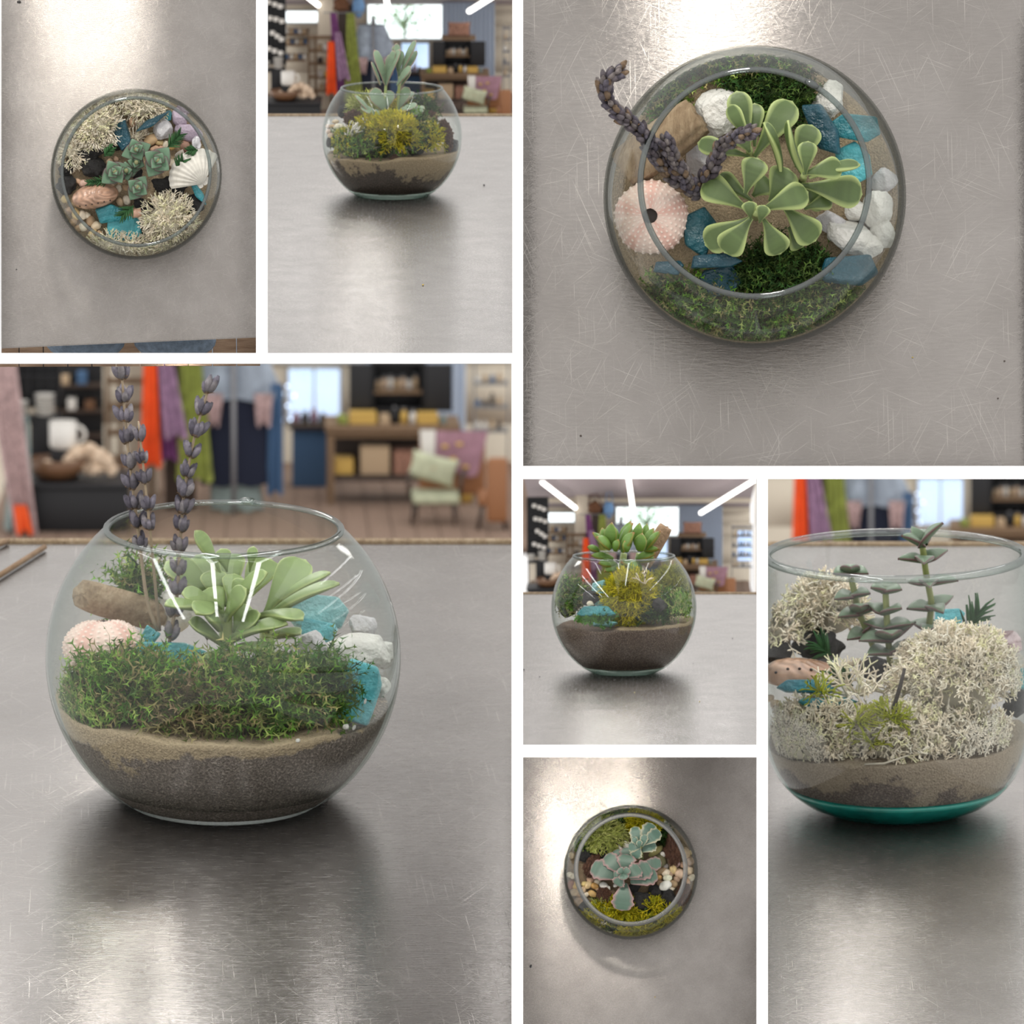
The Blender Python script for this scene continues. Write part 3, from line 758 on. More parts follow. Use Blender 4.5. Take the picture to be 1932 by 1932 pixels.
for i, (zx, zy, w, h, t, lab, n) in enumerate(((525, 690, 250, 230, 190, 'large pale cream lichen tuft above the black lava stones', 330), (800, 590, 190, 110, 150, 'cream lichen tuft at the rim between the two blue glass slabs', 170),
        (920, 1190, 290, 240, 210, 'yellowish cream lichen tuft beside the turquoise sea glass', 330), (745, 752, 80, 50, 60, 'tiny white lichen scrap below the blue slabs', 50),
        (400, 830, 120, 130, 100, 'cream lichen wisp against the glass beside lava stones', 110), (640, 540, 330, 70, 120, 'cream lichen band under the glass at the far shoulder', 170),
        (640, 1345, 330, 90, 110, 'cream lichen band under the glass below the turquoise sea glass', 190), (930, 1340, 300, 100, 110, 'cream lichen band under the glass below the yellowish tuft', 190))):
    lichen(P1, lab, P1.p(zx, zy, g0+t*u*.32), (w*u*1.08, h*u*1.08, t*u), n, 20+i, CREAM, seg=.062, rad=.0075, levels=3, inner=.7)
def slab(P, zx, zy, w, h, th, rz, k, lab, mt, seed, tilt=(0, 0), n=6, col=(1, 1, 1)):
    m = rotm(tilt[0], tilt[1], rz); shard(P, lab, P.p(zx, zy, k), w*P.u, h*P.u, th*P.u, seed, mt, x=m[:, 0], z=m[:, 2], k=n, col=col)
slab(P1, 672, 735, 195, 92, 45, -1.42, .86, 'deep blue sea glass slab pointing at the rosettes', M['sea_dark'], 3, (.25, 0), 5)
slab(P1, 845, 660, 255, 44, 40, .52, .92, 'long thin deep blue sea glass strip by the purple crystals', M['sea_dark'], 5, (.2, 0), 4)
slab(P1, 603, 1165, 190, 110, 50, .25, .80, 'wedge of teal sea glass tucked under the abalone shell', M['sea_mid'], 8, (.3, 0), 5)
slab(P1, 680, 1258, 215, 160, 40, .1, .72, 'broad light turquoise sea glass by the lower lichen tuft', M['sea_light'], 11, (.05, 0), 7)
slab(P1, 1082, 1050, 160, 42, 35, -1.1, .85, 'narrow blue sea glass strip below the scallop shell', M['sea_mid'], 13, (.2, 0), 5)
slab(P1, 905, 635, 80, 60, 30, .2, .74, 'greenish sea glass chip behind the long blue strip', M['sea_mid'], 17)
rocks(P1, [(890, 712, 112, 118, 110, .2, 'pale lavender crystal lump at the centre of the crystals')], M['quartz'], 'quartz', 'crystal', 130, g0, planes=9, n1=.06, n2=.03, flat=True)
rocks(P1, [(985, 640, 100, 110, 90, .5, 'violet amethyst chunk under the rim by the blue strip'), (1030, 722, 160, 95, 100, -.4, 'pinkish lilac amethyst chunk above the scallop shell'),
           (1000, 600, 80, 60, 70, .1, 'small violet amethyst chip against the glass')], M['amethyst'], 'amethyst', 'crystal', 140, g0, planes=9, n1=.06, n2=.03, flat=True, col=(.46, .37, .46))
pebbles(P1, [(725, 665, 48), (825, 765, 70, (.60, .42, .24)), (872, 780, 38), (847, 815, 42), (800, 735, 36), (905, 795, 40), (940, 800, 36, (.62, .4, .15)), (945, 895, 42), (655, 1105, 46), (692, 1095, 44, (.66, .58, .46)),
             (455, 1003, 44, (.58, .40, .32)), (432, 993, 34), (1012, 802, 62, (.45, .26, .19)), (880, 818, 40, (.56, .33, .24)), (690, 1025, 38), (650, 1030, 34), (785, 700, 40), (760, 660, 34), (920, 880, 34), (600, 885, 36), (635, 870, 32)],
        'small tan pebble strewn between stones and shells in the abalone bowl', 'pebbles in the abalone bowl', g0+.03, 31)
pebbles(P1, [(355, 1088, 44), (345, 880, 36), (415, 1170, 50), (450, 1175, 46), (400, 1215, 44), (495, 1205, 48), (525, 1232, 46), (545, 1288, 52), (455, 1240, 50), (480, 1180, 40), (430, 1250, 40), (505, 1275, 42), (380, 1150, 40)],
        'tan pebble in the heap against the glass below the abalone', 'pebbles below the abalone shell', g0+.03, 32, note=' heaped by the glass')
def dome(P, c, w, d, h, B, f_h, f_c, nu=40, nv=72, th=.02):
    """thin shell from a height law over a disc; B carries x, y, z axes"""
    u_ = np.linspace(0, 1, nu); a = np.linspace(0, 2*math.pi, nv, endpoint=False)
    U, A = np.meshgrid(u_, a, indexing='ij'); X, Y = U*np.cos(A), U*np.sin(A); H = f_h(U, A, X, Y)
    top = np.stack([X*w/2, Y*d/2, H*h], -1).reshape(-1, 3); low = np.stack([X*w/2*.95, Y*d/2*.95, np.maximum(H*h-th, -.3)], -1).reshape(-1, 3)
    C = f_c(U, A, X, Y).reshape(-1, 3); n = nu*nv; f = grid_faces(nu, nv, wrap_v=True)
    mb = MB().add(np.r_[top, low]@B.T+np.array(c), np.r_[f, f[:, ::-1]+n], np.r_[C, C*.95])
    o = (nu-1)*nv; j = np.arange(nv); mb.add(np.r_[top[o:o+nv], low[o:o+nv]]@B.T+np.array(c), np.stack([j, (j+1) % nv, nv+(j+1) % nv, nv+j], 1), np.r_[C[o:o+nv], C[o:o+nv]])
    return mb
def abalone(P, label, c, w, d, h, B):
    t = Thing(P, 'abalone_shell', label, 'shell', tuple(c))
    def fh(U, A, X, Y): return np.sqrt(np.clip(1-U**2, 0, 1))**.8*(1-.25*X)+.015*np.sin(26*np.hypot(X-.55, Y-.1))*(U < .98)
    def fc(U, A, X, Y):
        q = .5+.5*np.sin(24*np.hypot(X-.55, Y-.1)+2*np.sin(5*A)); s = np.array([mnoise.noise(Vector((x*3, y*3, 1))) for x, y in zip(X.ravel(), Y.ravel())]).reshape(X.shape)
        return np.array((.50, .30, .20))*(1-q[..., None]*.35)+np.array((.30, .20, .16))*np.clip(s, 0, 1)[..., None]+np.array((.12, .05, .03))*np.clip(-s, 0, 1)[..., None]
    t.part('shell', dome(P, c, w, d, h, B, fh, fc), M['nacre'])
    for i in range(6):
        x = -.72+.26*i; y = -.52-.14*math.cos(x*1.5); r2 = x*x+y*y; z = (max(0, 1-r2)**.4*(1-.25*x))*h
        q = rock(np.array(c)+B@np.array((x*w/2, y*d/2, z+.004)), (w*.034,)*3, 5, n1=0, n2=0, sub=2, col=(.03, .02, .02)); t.part('hole', q, M['tint'], 'dark breathing hole')
    return t
M['nacre'] = plain('pinkish_shell', (1, 1, 1), .22, var=.2, scale=6, spec=.7, tint=True, bmp=.1, bscale=10)
abalone(P1, 'pinkish brown abalone shell with a row of dark holes', P1.p(520, 1072, .78), 258*u, 138*u, .24, rotm(0, 0, .2))
def scallop(P, label, c, r, B, nr=11, thick=.25):
    na, nu = 150, 30; a = np.linspace(-1.12, 1.12, na); q = np.linspace(.02, 1, nu); A, U = np.meshgrid(a, q, indexing='ij')
    edge = 1-.10*(np.abs(A)/1.12)**3; rib = np.cos(A/1.12*nr*math.pi)
    rad = U*r*edge*(1+.012*rib*U); z = r*thick*(1-(1-U)**2*.0-(2*U-.9)**2)*np.cos(A*1.1)+.022*r*rib*U+.008*r*np.sin(U*34)*U
    top = np.stack([rad*np.sin(A), rad*np.cos(A), z], -1).reshape(-1, 3); low = top-np.array((0, 0, .03*r))
    C = np.array((.70, .67, .60))*(1-.10*(rib < -.6)-.06*(np.sin(U*34) > .8))[..., None]; C = C.reshape(-1, 3); n = len(top); f = grid_faces(na, nu)
    t = Thing(P, 'scallop_shell', label, 'shell', tuple(c))
    t.part('fan', MB().add(np.r_[top, low]@B.T+np.array(c), np.r_[f, f[:, ::-1]+n], np.r_[C, C*.8]), M['tint'])
    for s in (-1, 1): t.part('ear', leaf(np.array(c)+B@np.array((0, .0, -.01)), np.array(c)+B@np.array((s*.26*r, .06*r, -.01)), .2*r, B[:, 2], T=.03*r, bend=.1, shape='tri', col=(.76, .72, .65), edge=(.7, .66, .6)), M['tint'])
    return t
scallop(P1, 'ribbed white scallop shell against the rim', P1.p(1108, 1005, .86), 195*u, rotm(.15, .1, .62), thick=.30)
leafcol = dict(col=(.42, .6, .5), edge=(.6, .5, .6))
t = solid(P1, 'shell_fragment', rock(P1.p(1075, 785, .82), (52*u, 75*u, .05), 8, planes=5, n1=.2, sub=3, col=(.62, .60, .62), cv=.5), M['nacre'], 'iridescent white shell fragment above the scallop', 'shell', tuple(P1.p(1075, 785, .80)))
solid(P1, 'shell_chip', leaf(P1.p(975, 870, .80), P1.p(1000, 815, .84), 55*u, (0, -.2, 1), T=.03, bend=.2, shape='tri', col=(.55, .48, .40), edge=(.8, .76, .7)), M['nacre'], 'small triangular pale shell chip beside the scallop', 'shell', tuple(P1.p(975, 870, .80)))
solid(P1, 'cone_shell', log(P1, '', '', '', P1.p(718, 1168, .83), P1.p(772, 1160, .83), .055, 4, None, n=8, crack=.2), plain('peach_shell', (.68, .42, .30), .4, var=.3, scale=14), 'small peach and white shell on the light turquoise glass', 'shell', tuple(P1.p(745, 1163, .8)))
for i, (a, b, lab) in enumerate((((915, 810), (985, 735), 'dark green cedar sprig beside the lavender crystal'), ((968, 930), (1000, 880), 'dark green cedar sprig tip below the scallop shell edge'), ((570, 855), (610, 810), 'dark green cedar sprig on the long lava stone'),
        ((600, 985), (480, 1000), 'dark green cedar sprig above the abalone shell'), ((730, 1125), (665, 1180), 'dark green cedar sprig on the teal sea glass wedge'), ((1080, 820), (1030, 825), 'dark green cedar wisp above the scallop shell'))):
    cedar(P1, lab, P1.p(*a, .92), P1.p(*b, .95), 40+i, w=.11 if i in (0, 1, 4) else .075)
CR = dict(col=(.11, .20, .12), edge=(.085, .03, .042))
def crassula_top(P, label, zx, zy, size, ang, seed, z=.95, nlev=4, lean=(0, 0)):
    c = np.array(P.p(zx, zy, z)); t = Thing(P, 'stacked_succulent', label, 'succulent', (c[0], c[1], .66)); r = np.random.default_rng(seed); s = size*P.u
    t.part('stem', tube([(c[0]-lean[0], c[1]-lean[1], .62), tuple(c+np.array((0, 0, .3)))], .025, 8, (.2, .2, .1)), M['tint'])
    for l in range(nlev):
        f = (1, .86, .60, .34, .18)[l]; o = c+np.array((lean[0]*l*.25, lean[1]*l*.25, l*.085))
        for k in range(2):
            a = ang+l*math.pi/2+k*math.pi+r.uniform(-.1, .1); d = np.array((math.cos(a), math.sin(a), .12+.22*l)); d /= np.linalg.norm(d)
            t.part('leaf', leaf(o+d*.01, o+d*s*f*r.uniform(.93, 1.07), s*f*1.15, (-d[0]*.3, -d[1]*.3, 1), T=.05, bend=.35, shape='tri', cup=.22, seed=seed+l*2+k, ew=.80, **CR), M['leaf'])
crassula_top(P1, 'green stacked rosette with dark margins nearest the blue slabs', 745, 825, 82, .4, 1, lean=(0, .02))
crassula_top(P1, 'largest green stacked rosette with dark margins, towards the scallop', 862, 885, 104, .95, 2, z=1.02)
crassula_top(P1, 'green stacked rosette with dark margins nearest the lava stones', 628, 945, 92, .6, 3)
crassula_top(P1, 'green stacked rosette with dark margins nearest the sea glass', 752, 1030, 82, .9, 4)
crassula_top(P1, 'half hidden stacked rosette between the others', 690, 940, 70, .2, 5, z=.85, nlev=3)
crassula_top(P1, 'small lower stacked rosette under the topmost one', 745, 895, 62, 1.2, 6, z=.86, nlev=3)

# the person standing at the table edge, and the floor beyond it
den = plain('denim', (.13, .17, .22), .85, var=.35, scale=14, bmp=.3, bscale=60)
fl = MB()
a, b = P1.hit(-10, 633, -2.2, 2), P1.hit(492, 690, -2.2, 2)
fo = bpy.data.objects.new('floor', None); COL.objects.link(fo); fo.matrix_world = P1.M @ Matrix.Translation(a); fo['kind'] = 'structure'
wm = bark_mat('floor_wood', (.22, .13, .075), (.36, .235, .15), (.46, .32, .21), (.5, 4, 4))
n = 11
for i in range(n):
    x0 = a.x+(b.x-a.x)*i/n; x1 = a.x+(b.x-a.x)*(i+1)/n
    o = bpy.data.objects.new('plank', box(x0+.006, x1-.006, b.y, a.y+.3, -2.3, -2.2+.004*(i % 3), .006).mesh('plank', wm, tuple(a))); COL.objects.link(o); o.parent = fo
pt = Thing(P1, 'person', 'person in blue jeans standing close against the table edge', 'person', tuple(P1.hit(245, 668, -1.2, 2)))
lm = MB()
for s, x0, x1 in ((-1, 86, 236), (1, 252, 408)):
    A, Bq = P1.hit(x0, 662, -1.0, 2), P1.hit(x1, 662, -1.0, 2); w = (Bq.x-A.x)/2; cx = (A.x+Bq.x)/2
    k = 22; path = [(cx, A.y+w*1.0-.04-.02*t, -.75-1.0*t) for t in np.linspace(0, 1, k)]
    rr = [w*(.25+.75*min(1, t*5)**.5)*(1-.05*t)*(1+.02*math.sin(t*26)) for t in np.linspace(0, 1, k)]
    tube(path, rr, 24, (1, 1, 1), lm)
jy = P1.hit(245, 644, -1.0, 2).y; hh = np.max(lm.v[0][:, 1])-np.min(lm.v[0][:, 1]); jm = (np.max(lm.v[0][:, 1])+np.min(lm.v[0][:, 1]))/2
lm.v = [np.c_[q[:, 0], (q[:, 1]-jm)*(.46/hh)+jy, q[:, 2]] for q in lm.v]      # thighs seen from above, flattened against the table
pt.part('jeans', lm, den)

# ================================================================== lavender terrarium seen from above
P = P3; u = P.u; g0 = .66
rocks(P3, [(765, 432, 190, 200, 190, .2, 'white marble lump beside the driftwood and green rosette tips'), (1185, 385, 150, 140, 150, .5, 'white stone under the far rim above the dark blue glass')], M['marble'], 'white_stone', 'stone', 200, g0, planes=10, n1=.1, n2=.05, flat=True)
rocks(P3, [(1372, 800, 130, 150, 150, .2, 'blocky white stone against the glass, topmost of the white heap'), (1265, 905, 185, 130, 150, -.4, 'largest white stone of the heap, crossing under the rim'),
           (1395, 895, 100, 110, 120, .6, 'small milky white stone against the glass in the white heap'), (1330, 940, 130, 110, 110, .3, 'white stone of the heap just above the dark blue glass'), (1300, 810, 110, 90, 90, .1, 'white stone half hidden beneath the inner rim')],
      M['marble'], 'white_stone', 'stone', 210, g0, planes=9, n1=.1, n2=.06, flat=True)
rocks(P3, [(690, 610, 95, 135, 120, .2, 'clear quartz lump between lavender and driftwood'), (1395, 690, 110, 95, 100, .4, 'grey quartz lump against the glass above the white heap'), (1190, 855, 120, 105, 100, .1, 'clear quartz lump at the tip of the lower green leaves')],
      M['quartz'], 'quartz', 'crystal', 220, g0, planes=10, n1=.08, n2=.03, flat=True)
solid(P3, 'driftwood', log(P3, '', '', '', P3.p(395, 650, .84), P3.p(680, 440, .98), 84*u, 3, None, crack=.2, flatk=.7), M['drift'], 'thick pale driftwood piece lying beneath the lavender', 'driftwood', tuple(P3.p(540, 560, .75)))
slab(P3, 1158, 490, 235, 105, 55, -1.1, .95, 'dark blue sea glass slab standing beside the far moss', M['sea_dark'], 23, (.35, 0), 5)
slab(P3, 1282, 485, 190, 110, 45, -.1, .88, 'teal sea glass chunk against the glass below the far white stone', M['sea_mid'], 25, (.2, 0), 6)
slab(P3, 1272, 625, 150, 165, 45, .5, .80, 'light turquoise sea glass chunk behind the plant', M['sea_light'], 26, (.1, 0), 6)
slab(P3, 695, 890, 135, 190, 50, .05, .84, 'upright dark teal sea glass block beside the pink urchin', M['sea_dark'], 28, (.1, 0), 5, col=(1.4, 1.4, 1.2))
slab(P3, 742, 1000, 215, 60, 80, .08, .9, 'dark blue sea glass stick lying on the near moss', M['sea_dark'], 30, (.1, 0), 5)
slab(P3, 575, 1025, 130, 60, 60, -.05, .84, 'grey-blue sea glass chip under the glass below the urchin', M['sea_dark'], 31, (.1, 0), 5, col=(1.6, 1.2, 1.2))
slab(P3, 770, 1075, 165, 130, 50, .1, .74, 'dark teal sea glass sunk in the near moss', M['sea_dark'], 33, (.1, 0), 6)
slab(P3, 1265, 1032, 225, 125, 60, .03, .82, 'half-moon of dark blue sea glass below the white heap', M['sea_dark'], 35, (-.2, 0), 6, col=(1.3, 1.3, 1.3))
def urchin(P, label, c, r, hk, B):
    nl, nu = 220, 90; lon = np.linspace(0, 2*math.pi, nl, endpoint=False); th = np.linspace(.20, 2.6, nu); T, A = np.meshgrid(th, lon, indexing='ij')
    five = np.cos(5*A); tub = np.maximum(0, np.cos(A*30))*np.maximum(0, np.cos(T*34+((np.floor(A*30/(2*math.pi)+.5)) % 2)*math.pi))
    rad = 1+.045*tub+.015*five
    S = np.sin(T)*rad*r; Z = (np.cos(T)*rad-.06*np.exp(-((T-.2)/.2)**2))*r*hk
    v = np.stack([S*np.cos(A), S*np.sin(A), Z], -1).reshape(-1, 3)
    m = np.clip(five*.7+.2, 0, 1)[..., None]; tb = np.clip(tub*1.5, 0, 1)[..., None]
    C = (np.array((.72, .55, .47))*(1-m)+np.array((.66, .40, .33))*m)*(1-tb)+np.array((.80, .69, .60))*tb
    t = Thing(P, 'sea_urchin_shell', label, 'shell', tuple(c))
    t.part('shell', MB().add(v@B.T+np.array(c), grid_faces(nu, nl, wrap_v=True), C.reshape(-1, 3)), M['tint'])
    hr = math.sin(.2)*r*1.06; z0 = math.cos(.2)*r*hk*.93; a = np.linspace(0, 2*math.pi, 24, endpoint=False)
    pr = [(hr*1.0, z0), (hr*.95, z0-.05*r), (hr*.6, z0-.12*r), (1e-4, z0-.14*r)]
    q = lathe(pr[::-1], 24, (.045, .035, .03)); q.v = [w@B.T+np.array(c) for w in q.v]; t.part('opening', q, M['tint'], 'dark round opening')
    return t
urchin(P3, 'round pinkish white sea urchin shell under the lavender', P3.p(505, 832, .86), 140*u, .62, rotm(.05, -.05, .3))
for i, (zx, zy, w, h, t, lab, n, L) in enumerate(((960, 375, 330, 190, 160, 'dark green moss mat between white stones at the far rim', 520, .16), (830, 235, 620, 95, 110, 'moss band seen through the glass at the far shoulder', 520, .14), (560, 350, 150, 170, 110, 'moss patch under the glass near the driftwood end', 200, .14),
        (1010, 1040, 370, 180, 170, 'dark green moss mat below the plant at the near rim', 620, .16), (640, 1150, 360, 190, 110, 'moss under the glass below the urchin', 430, .14), (900, 1235, 430, 130, 110, 'moss band under the glass at the near shoulder', 430, .14), (1180, 1140, 230, 190, 110, 'moss under the glass below the half-moon sea glass', 330, .14))):
    moss(P3, lab, P3.p(zx, zy, g0+t*u*.15), (w*u, h*u, t*u), int(n*1.5), 60+i, DARKG if i in (0, 3) else GREEN, L=L, w=.006, lift=.5)
KL = dict(col=(.085, .13, .040), edge=(.42, .50, .19), ew=.70)
def plant(P, name, label, stem, leaves, shape, T, cols, zoff=0, mat_=None, srad=.03, scol=(.35, .42, .16), group=None, cat='succulent', seed0=0, scallop=0, cup=.15, ew=.84, tip=None, keep=False):
    cols = dict(cols); ew = cols.pop('ew', ew)
    b = np.array(stem[0][0], float); t = Thing(P, name, label, cat, tuple(b), group)
    for s in stem:
        k = np.array(s, float); q = np.linspace(0, 1, 10); idx = np.linspace(0, 1, len(k))
        t.part('stem', tube(np.stack([np.interp(q, idx, k[:, i]) for i in range(3)], 1), np.linspace(srad, srad*.75, 10), 8, scol), M['leaf'])
    for i, (p0, p1, W, bend, up) in enumerate(leaves):
        mb = leaf(p0, p1, W*P.u, up, T=T, bend=bend, shape=shape, seed=seed0+i, scallop=scallop, cup=cup, ew=ew, tip=tip, **cols)
        if keep: keep_in(P, mb)
        t.part('leaf', mb, mat_ or M['leaf'])
    return t
def topl(P, rows, cz):
    out = []
    for (bx, by, tx, ty, W, z0, z1, *r) in rows:
        p0, p1 = P.p(bx, by, z0), P.p(tx, ty, z1); d = np.array(p1-p0); up = np.array((-d[0]*.35, -d[1]*.35, 1.0)) if not r or r[0] is None else np.array(r[0])
        out.append((p0, p1, W, r[1] if len(r) > 1 else .5, up))
    return out
plant(P3, 'fleshy_rosette', 'pale-edged green rosette at the bottom of the plant group', [[P3.p(905, 830, .66), P3.p(905, 815, 1.12)]], topl(P3, [
    (872, 800, 702, 700, 118, 1.05, 1.02), (885, 835, 712, 940, 120, 1.02, .95), (888, 835, 785, 968, 118, 1.10, 1.06), (935, 840, 1000, 972, 108, 1.05, 1.0), (925, 805, 1105, 735, 112, 1.12, 1.12),
    (1010, 790, 1135, 922, 122, 1.0, .96), (1030, 870, 1085, 945, 95, .92, .88), (890, 770, 760, 672, 78, .98, .95), (960, 770, 1030, 645, 125, .98, 1.02), (895, 750, 960, 690, 110, .95, .96), (885, 835, 878, 770, 62, 1.18, 1.24, None, .3), (920, 850, 938, 785, 60, 1.18, 1.24, None, .3),
    (1090, 800, 1195, 765, 70, .98, .95), (865, 740, 912, 605, 108, 1.16, 1.18, (.1, .3, 1))], 1.0), 'obov', .055, KL, seed0=1, cup=.2)
plant(P3, 'fleshy_rosette', 'pale-edged green rosette nearest the light turquoise glass', [[P3.p(1080, 700, .66), P3.p(1090, 670, 1.15)]], topl(P3, [
    (1085, 665, 1235, 640, 92, 1.22, 1.20), (1095, 665, 1105, 540, 78, 1.24, 1.30), (1110, 680, 1305, 632, 70, 1.15, 1.2, (0, .7, .7)), (1080, 710, 1312, 745, 132, 1.02, .98), (1090, 670, 1028, 460, 58, 1.1, 1.32, (-.9, .2, .5)), (1060, 640, 1120, 478, 108, 1.0, 1.05), (1070, 690, 1165, 800, 80, .92, .86)], 1.0), 'obov', .055, KL, seed0=30, cup=.22)
plant(P3, 'fleshy_rosette', 'pale-edged green rosette nearest the far white stones', [[P3.p(885, 640, .66), P3.p(880, 570, 1.15)]], topl(P3, [
    (880, 560, 830, 348, 100, 1.12, 1.2), (888, 540, 805, 400, 66, 1.22, 1.3, (-.5, .5, .7)), (900, 560, 900, 395, 78, 1.08, 1.1), (900, 600, 1045, 388, 122, 1.05, 1.05), (880, 600, 682, 548, 78, 1.1, 1.1), (880, 580, 840, 500, 96, 1.2, 1.25), (1000, 655, 935, 468, 70, 1.1, 1.3, (.9, .3, .5))], 1.0), 'obov', .055, KL, seed0=50, cup=.22)
for pts, z, lab, st, sd in (([(690, 745), (600, 690), (520, 600), (470, 505), (390, 440), (320, 370), (330, 300), (385, 275)], (.9, 1.1, 1.3, 1.5, 1.65, 1.78, 1.88, 1.95), 'longest dried lavender sprig curling out over the rim', 0, 1),
                     ([(690, 720), (740, 640), (770, 560), (830, 525), (880, 505)], (.95, 1.1, 1.25, 1.4, 1.5), 'short lavender sprig leaning over the white stone', 0, 2),
                     ([(670, 745), (640, 690), (600, 620), (560, 545)], (.92, 1.1, 1.25, 1.42), 'short lavender sprig lying across the driftwood', 0, 3)):
    sprig(P3, lab, [P3.p(*q, zz) for q, zz in zip(pts, z)], .014, None, sd, .043 if sd == 1 else .085, .085, start=st, nb=9, cols=((.085, .072, .08), (.13, .115, .125), (.16, .14, .135), (.17, .12, .08), (.10, .09, .11)))
for i, (zx, zy, s) in enumerate(((235, 1668, 9), (1857, 1382, 8), (885, 1510, 0), (1832, 1525, 7), (1505, 1368, 7))):
    if s: solid(P3, 'crumb', rock(P3.p(zx, zy, .012), (s*u, s*u*.7, s*u*.6), i, sub=2, n1=.3, col=(.08, .06, .05) if i != 4 else (.6, .45, .1)), M['tint'], ('tiny dark crumb on the steel below the lavender bowl, far left', 'tiny crumb on the steel right of the lavender bowl, upper one', '', 'tiny crumb on the steel right of the lavender bowl, lower one', 'tiny yellow crumb on the steel below right of the lavender bowl')[i], 'crumb', tuple(P3.p(zx, zy, 0)))
for i, (zx, zy, s) in enumerate(((105, 10, 22), (90, 1473, 8))):
    solid(P1, 'crumb', rock(P1.p(zx, zy, .02), (s*P1.u, s*P1.u*.7, s*P1.u*.6), i, sub=2, n1=.3, col=(.05, .045, .045)), M['tint'], ('black crumb at the table edge far above the shell terrarium', 'tiny dark crumb on the steel below the shell terrarium')[i], 'crumb', tuple(P1.p(zx, zy, 0)))

# ================================================================== scalloped-leaf terrarium seen from above
P = P7; u = P.u; g0 = .64
moss(P7, 'dark green moss at the far rim of the scalloped-leaf bowl', P7.p(720, 470, g0), (230*u, 130*u, .3), 320, 81, DARKG, L=.15, w=.007)
moss(P7, 'moss band under the glass at the far shoulder of the scalloped-leaf bowl', P7.p(700, 405, g0), (420*u, 80*u, .25), 300, 82, GREEN, L=.14, w=.007)
moss(P7, 'dark moss under the glass near the lower lava stones', P7.p(970, 1200, g0), (260*u, 130*u, .25), 320, 83, DARKG, L=.15, w=.007)
moss(P7, 'dark moss under the glass below the scalloped leaf', P7.p(660, 1220, g0), (260*u, 110*u, .22), 300, 84, DARKG, L=.15, w=.007)
moss(P7, 'dark moss edge beside the bark at the far rim', P7.p(1015, 560, g0), (110*u, 170*u, .25), 200, 85, DARKG, L=.14, w=.007)
moss(P7, 'dark moss between the lime lichen and the glass', P7.p(470, 620, g0), (150*u, 140*u, .25), 220, 86, GREEN, L=.14, w=.007)
for i, (zx, zy, w, h, t, cols, n, lab) in enumerate(((610, 575, 280, 200, 230, LIME, 330, 'lime green lichen cushion at the far side'), (890, 480, 240, 120, 170, YEL, 260, 'yellow lichen cushion at the far rim behind the small plant'), (720, 1110, 200, 110, 140, YEL, 200, 'yellow-green lichen below the lowest leaf'),
        (970, 1095, 90, 80, 110, YEL, 90, 'small yellow lichen tuft between the lava stones'), (850, 1260, 280, 110, 120, YEL, 260, 'yellow lichen under the glass at the near shoulder'), (560, 1160, 170, 110, 110, YEL, 170, 'yellow lichen under the glass by the outer lava stone'), (1060, 1160, 130, 110, 110, YEL, 150, 'yellow lichen under the glass by the outer bark'),
        (580, 1222, 70, 60, 70, CREAM, 50, 'cream lichen scrap under the glass'), (605, 1085, 90, 60, 90, LIME, 70, 'pale lichen tuft below the small bark piece'))):
    lichen(P7, lab, P7.p(zx, zy, g0+t*u*.25), (w*u, h*u, t*u), n, 90+i, cols, seg=.075, rad=.008, levels=3, inner=.72)
def bark(P, lab, c, size, rot, seed):
    stone(P, 'bark_chunk', lab, 'bark', c, size, M['bark'], seed, rot=rot, planes=6, n1=.22, n2=.14, stri=.30, flat=True, sub=5)
bark(P7, 'largest dark bark chunk against the far rim', P7.p(1100, 665, .82), (140*u, 270*u, .34), (0, 0, .12), 1)
bark(P7, 'ragged bark chunk at the tip of the long leaf', P7.p(525, 790, .8), (130*u, 215*u, .32), (0, 0, -.35), 2)
bark(P7, 'small bark chunk below the white pebbles', P7.p(605, 1008, .78), (115*u, 130*u, .28), (0, 0, .5), 3)
bark(P7, 'bark chunk under the glass beside the lower lava stones', P7.p(1180, 1005, .74), (120*u, 180*u, .26), (0, 0, -.2), 4)
rocks(P7, [(880, 1050, 165, 150, 140, .3, 'largest black lava stone below the plant'), (1060, 1030, 135, 125, 120, .2, 'grey lava stone below the pebbles'), (980, 980, 95, 105, 100, .6, 'lava stone between the two larger ones'),
           (600, 700, 150, 90, 100, .1, 'black lava stone below the lime lichen'), (475, 715, 110, 110, 90, .4, 'black lava stone against the rim by the lime lichen'), (465, 1085, 100, 90, 80, .1, 'dark lava stone under the glass by the yellow lichen'), (830, 955, 100, 90, 80, .1, 'dark lava stone shaded by the lower leaves')], M['lava'], 'lava_stone', 'stone', 240, g0, n1=.25, n2=.12, planes=5, sub=4, col=(1, 1, 1))
pebbles(P7, [(1055, 845, 60), (1105, 815, 62), (1150, 850, 66, (.58, .42, .3)), (1105, 925, 62, (.30, .21, .12)), (1020, 830, 58, (.36, .25, .14)), (1050, 800, 44, (.24, .22, .2)), (1000, 875, 44, (.5, .3, .12)), (1130, 785, 52, (.3, .2, .19)), (1010, 920, 42, (.3, .2, .12)), (1085, 855, 48), (1130, 890, 46), (1090, 960, 44), (1000, 960, 40)],
        'small tan pebble in the heap beside the right-hand leaves', 'pebble heap beside the scalloped plant', g0+.05, 41)
pebbles(P7, [(1195, 700, 64), (1225, 760, 60), (1215, 830, 62, (.6, .45, .3)), (1235, 880, 46), (1205, 905, 50), (1185, 790, 50), (1230, 700, 40)], 'tan pebble between rim and glass beside the large bark', 'pebbles under the glass by the large bark', g0+.03, 42, note=' outside the rim,')
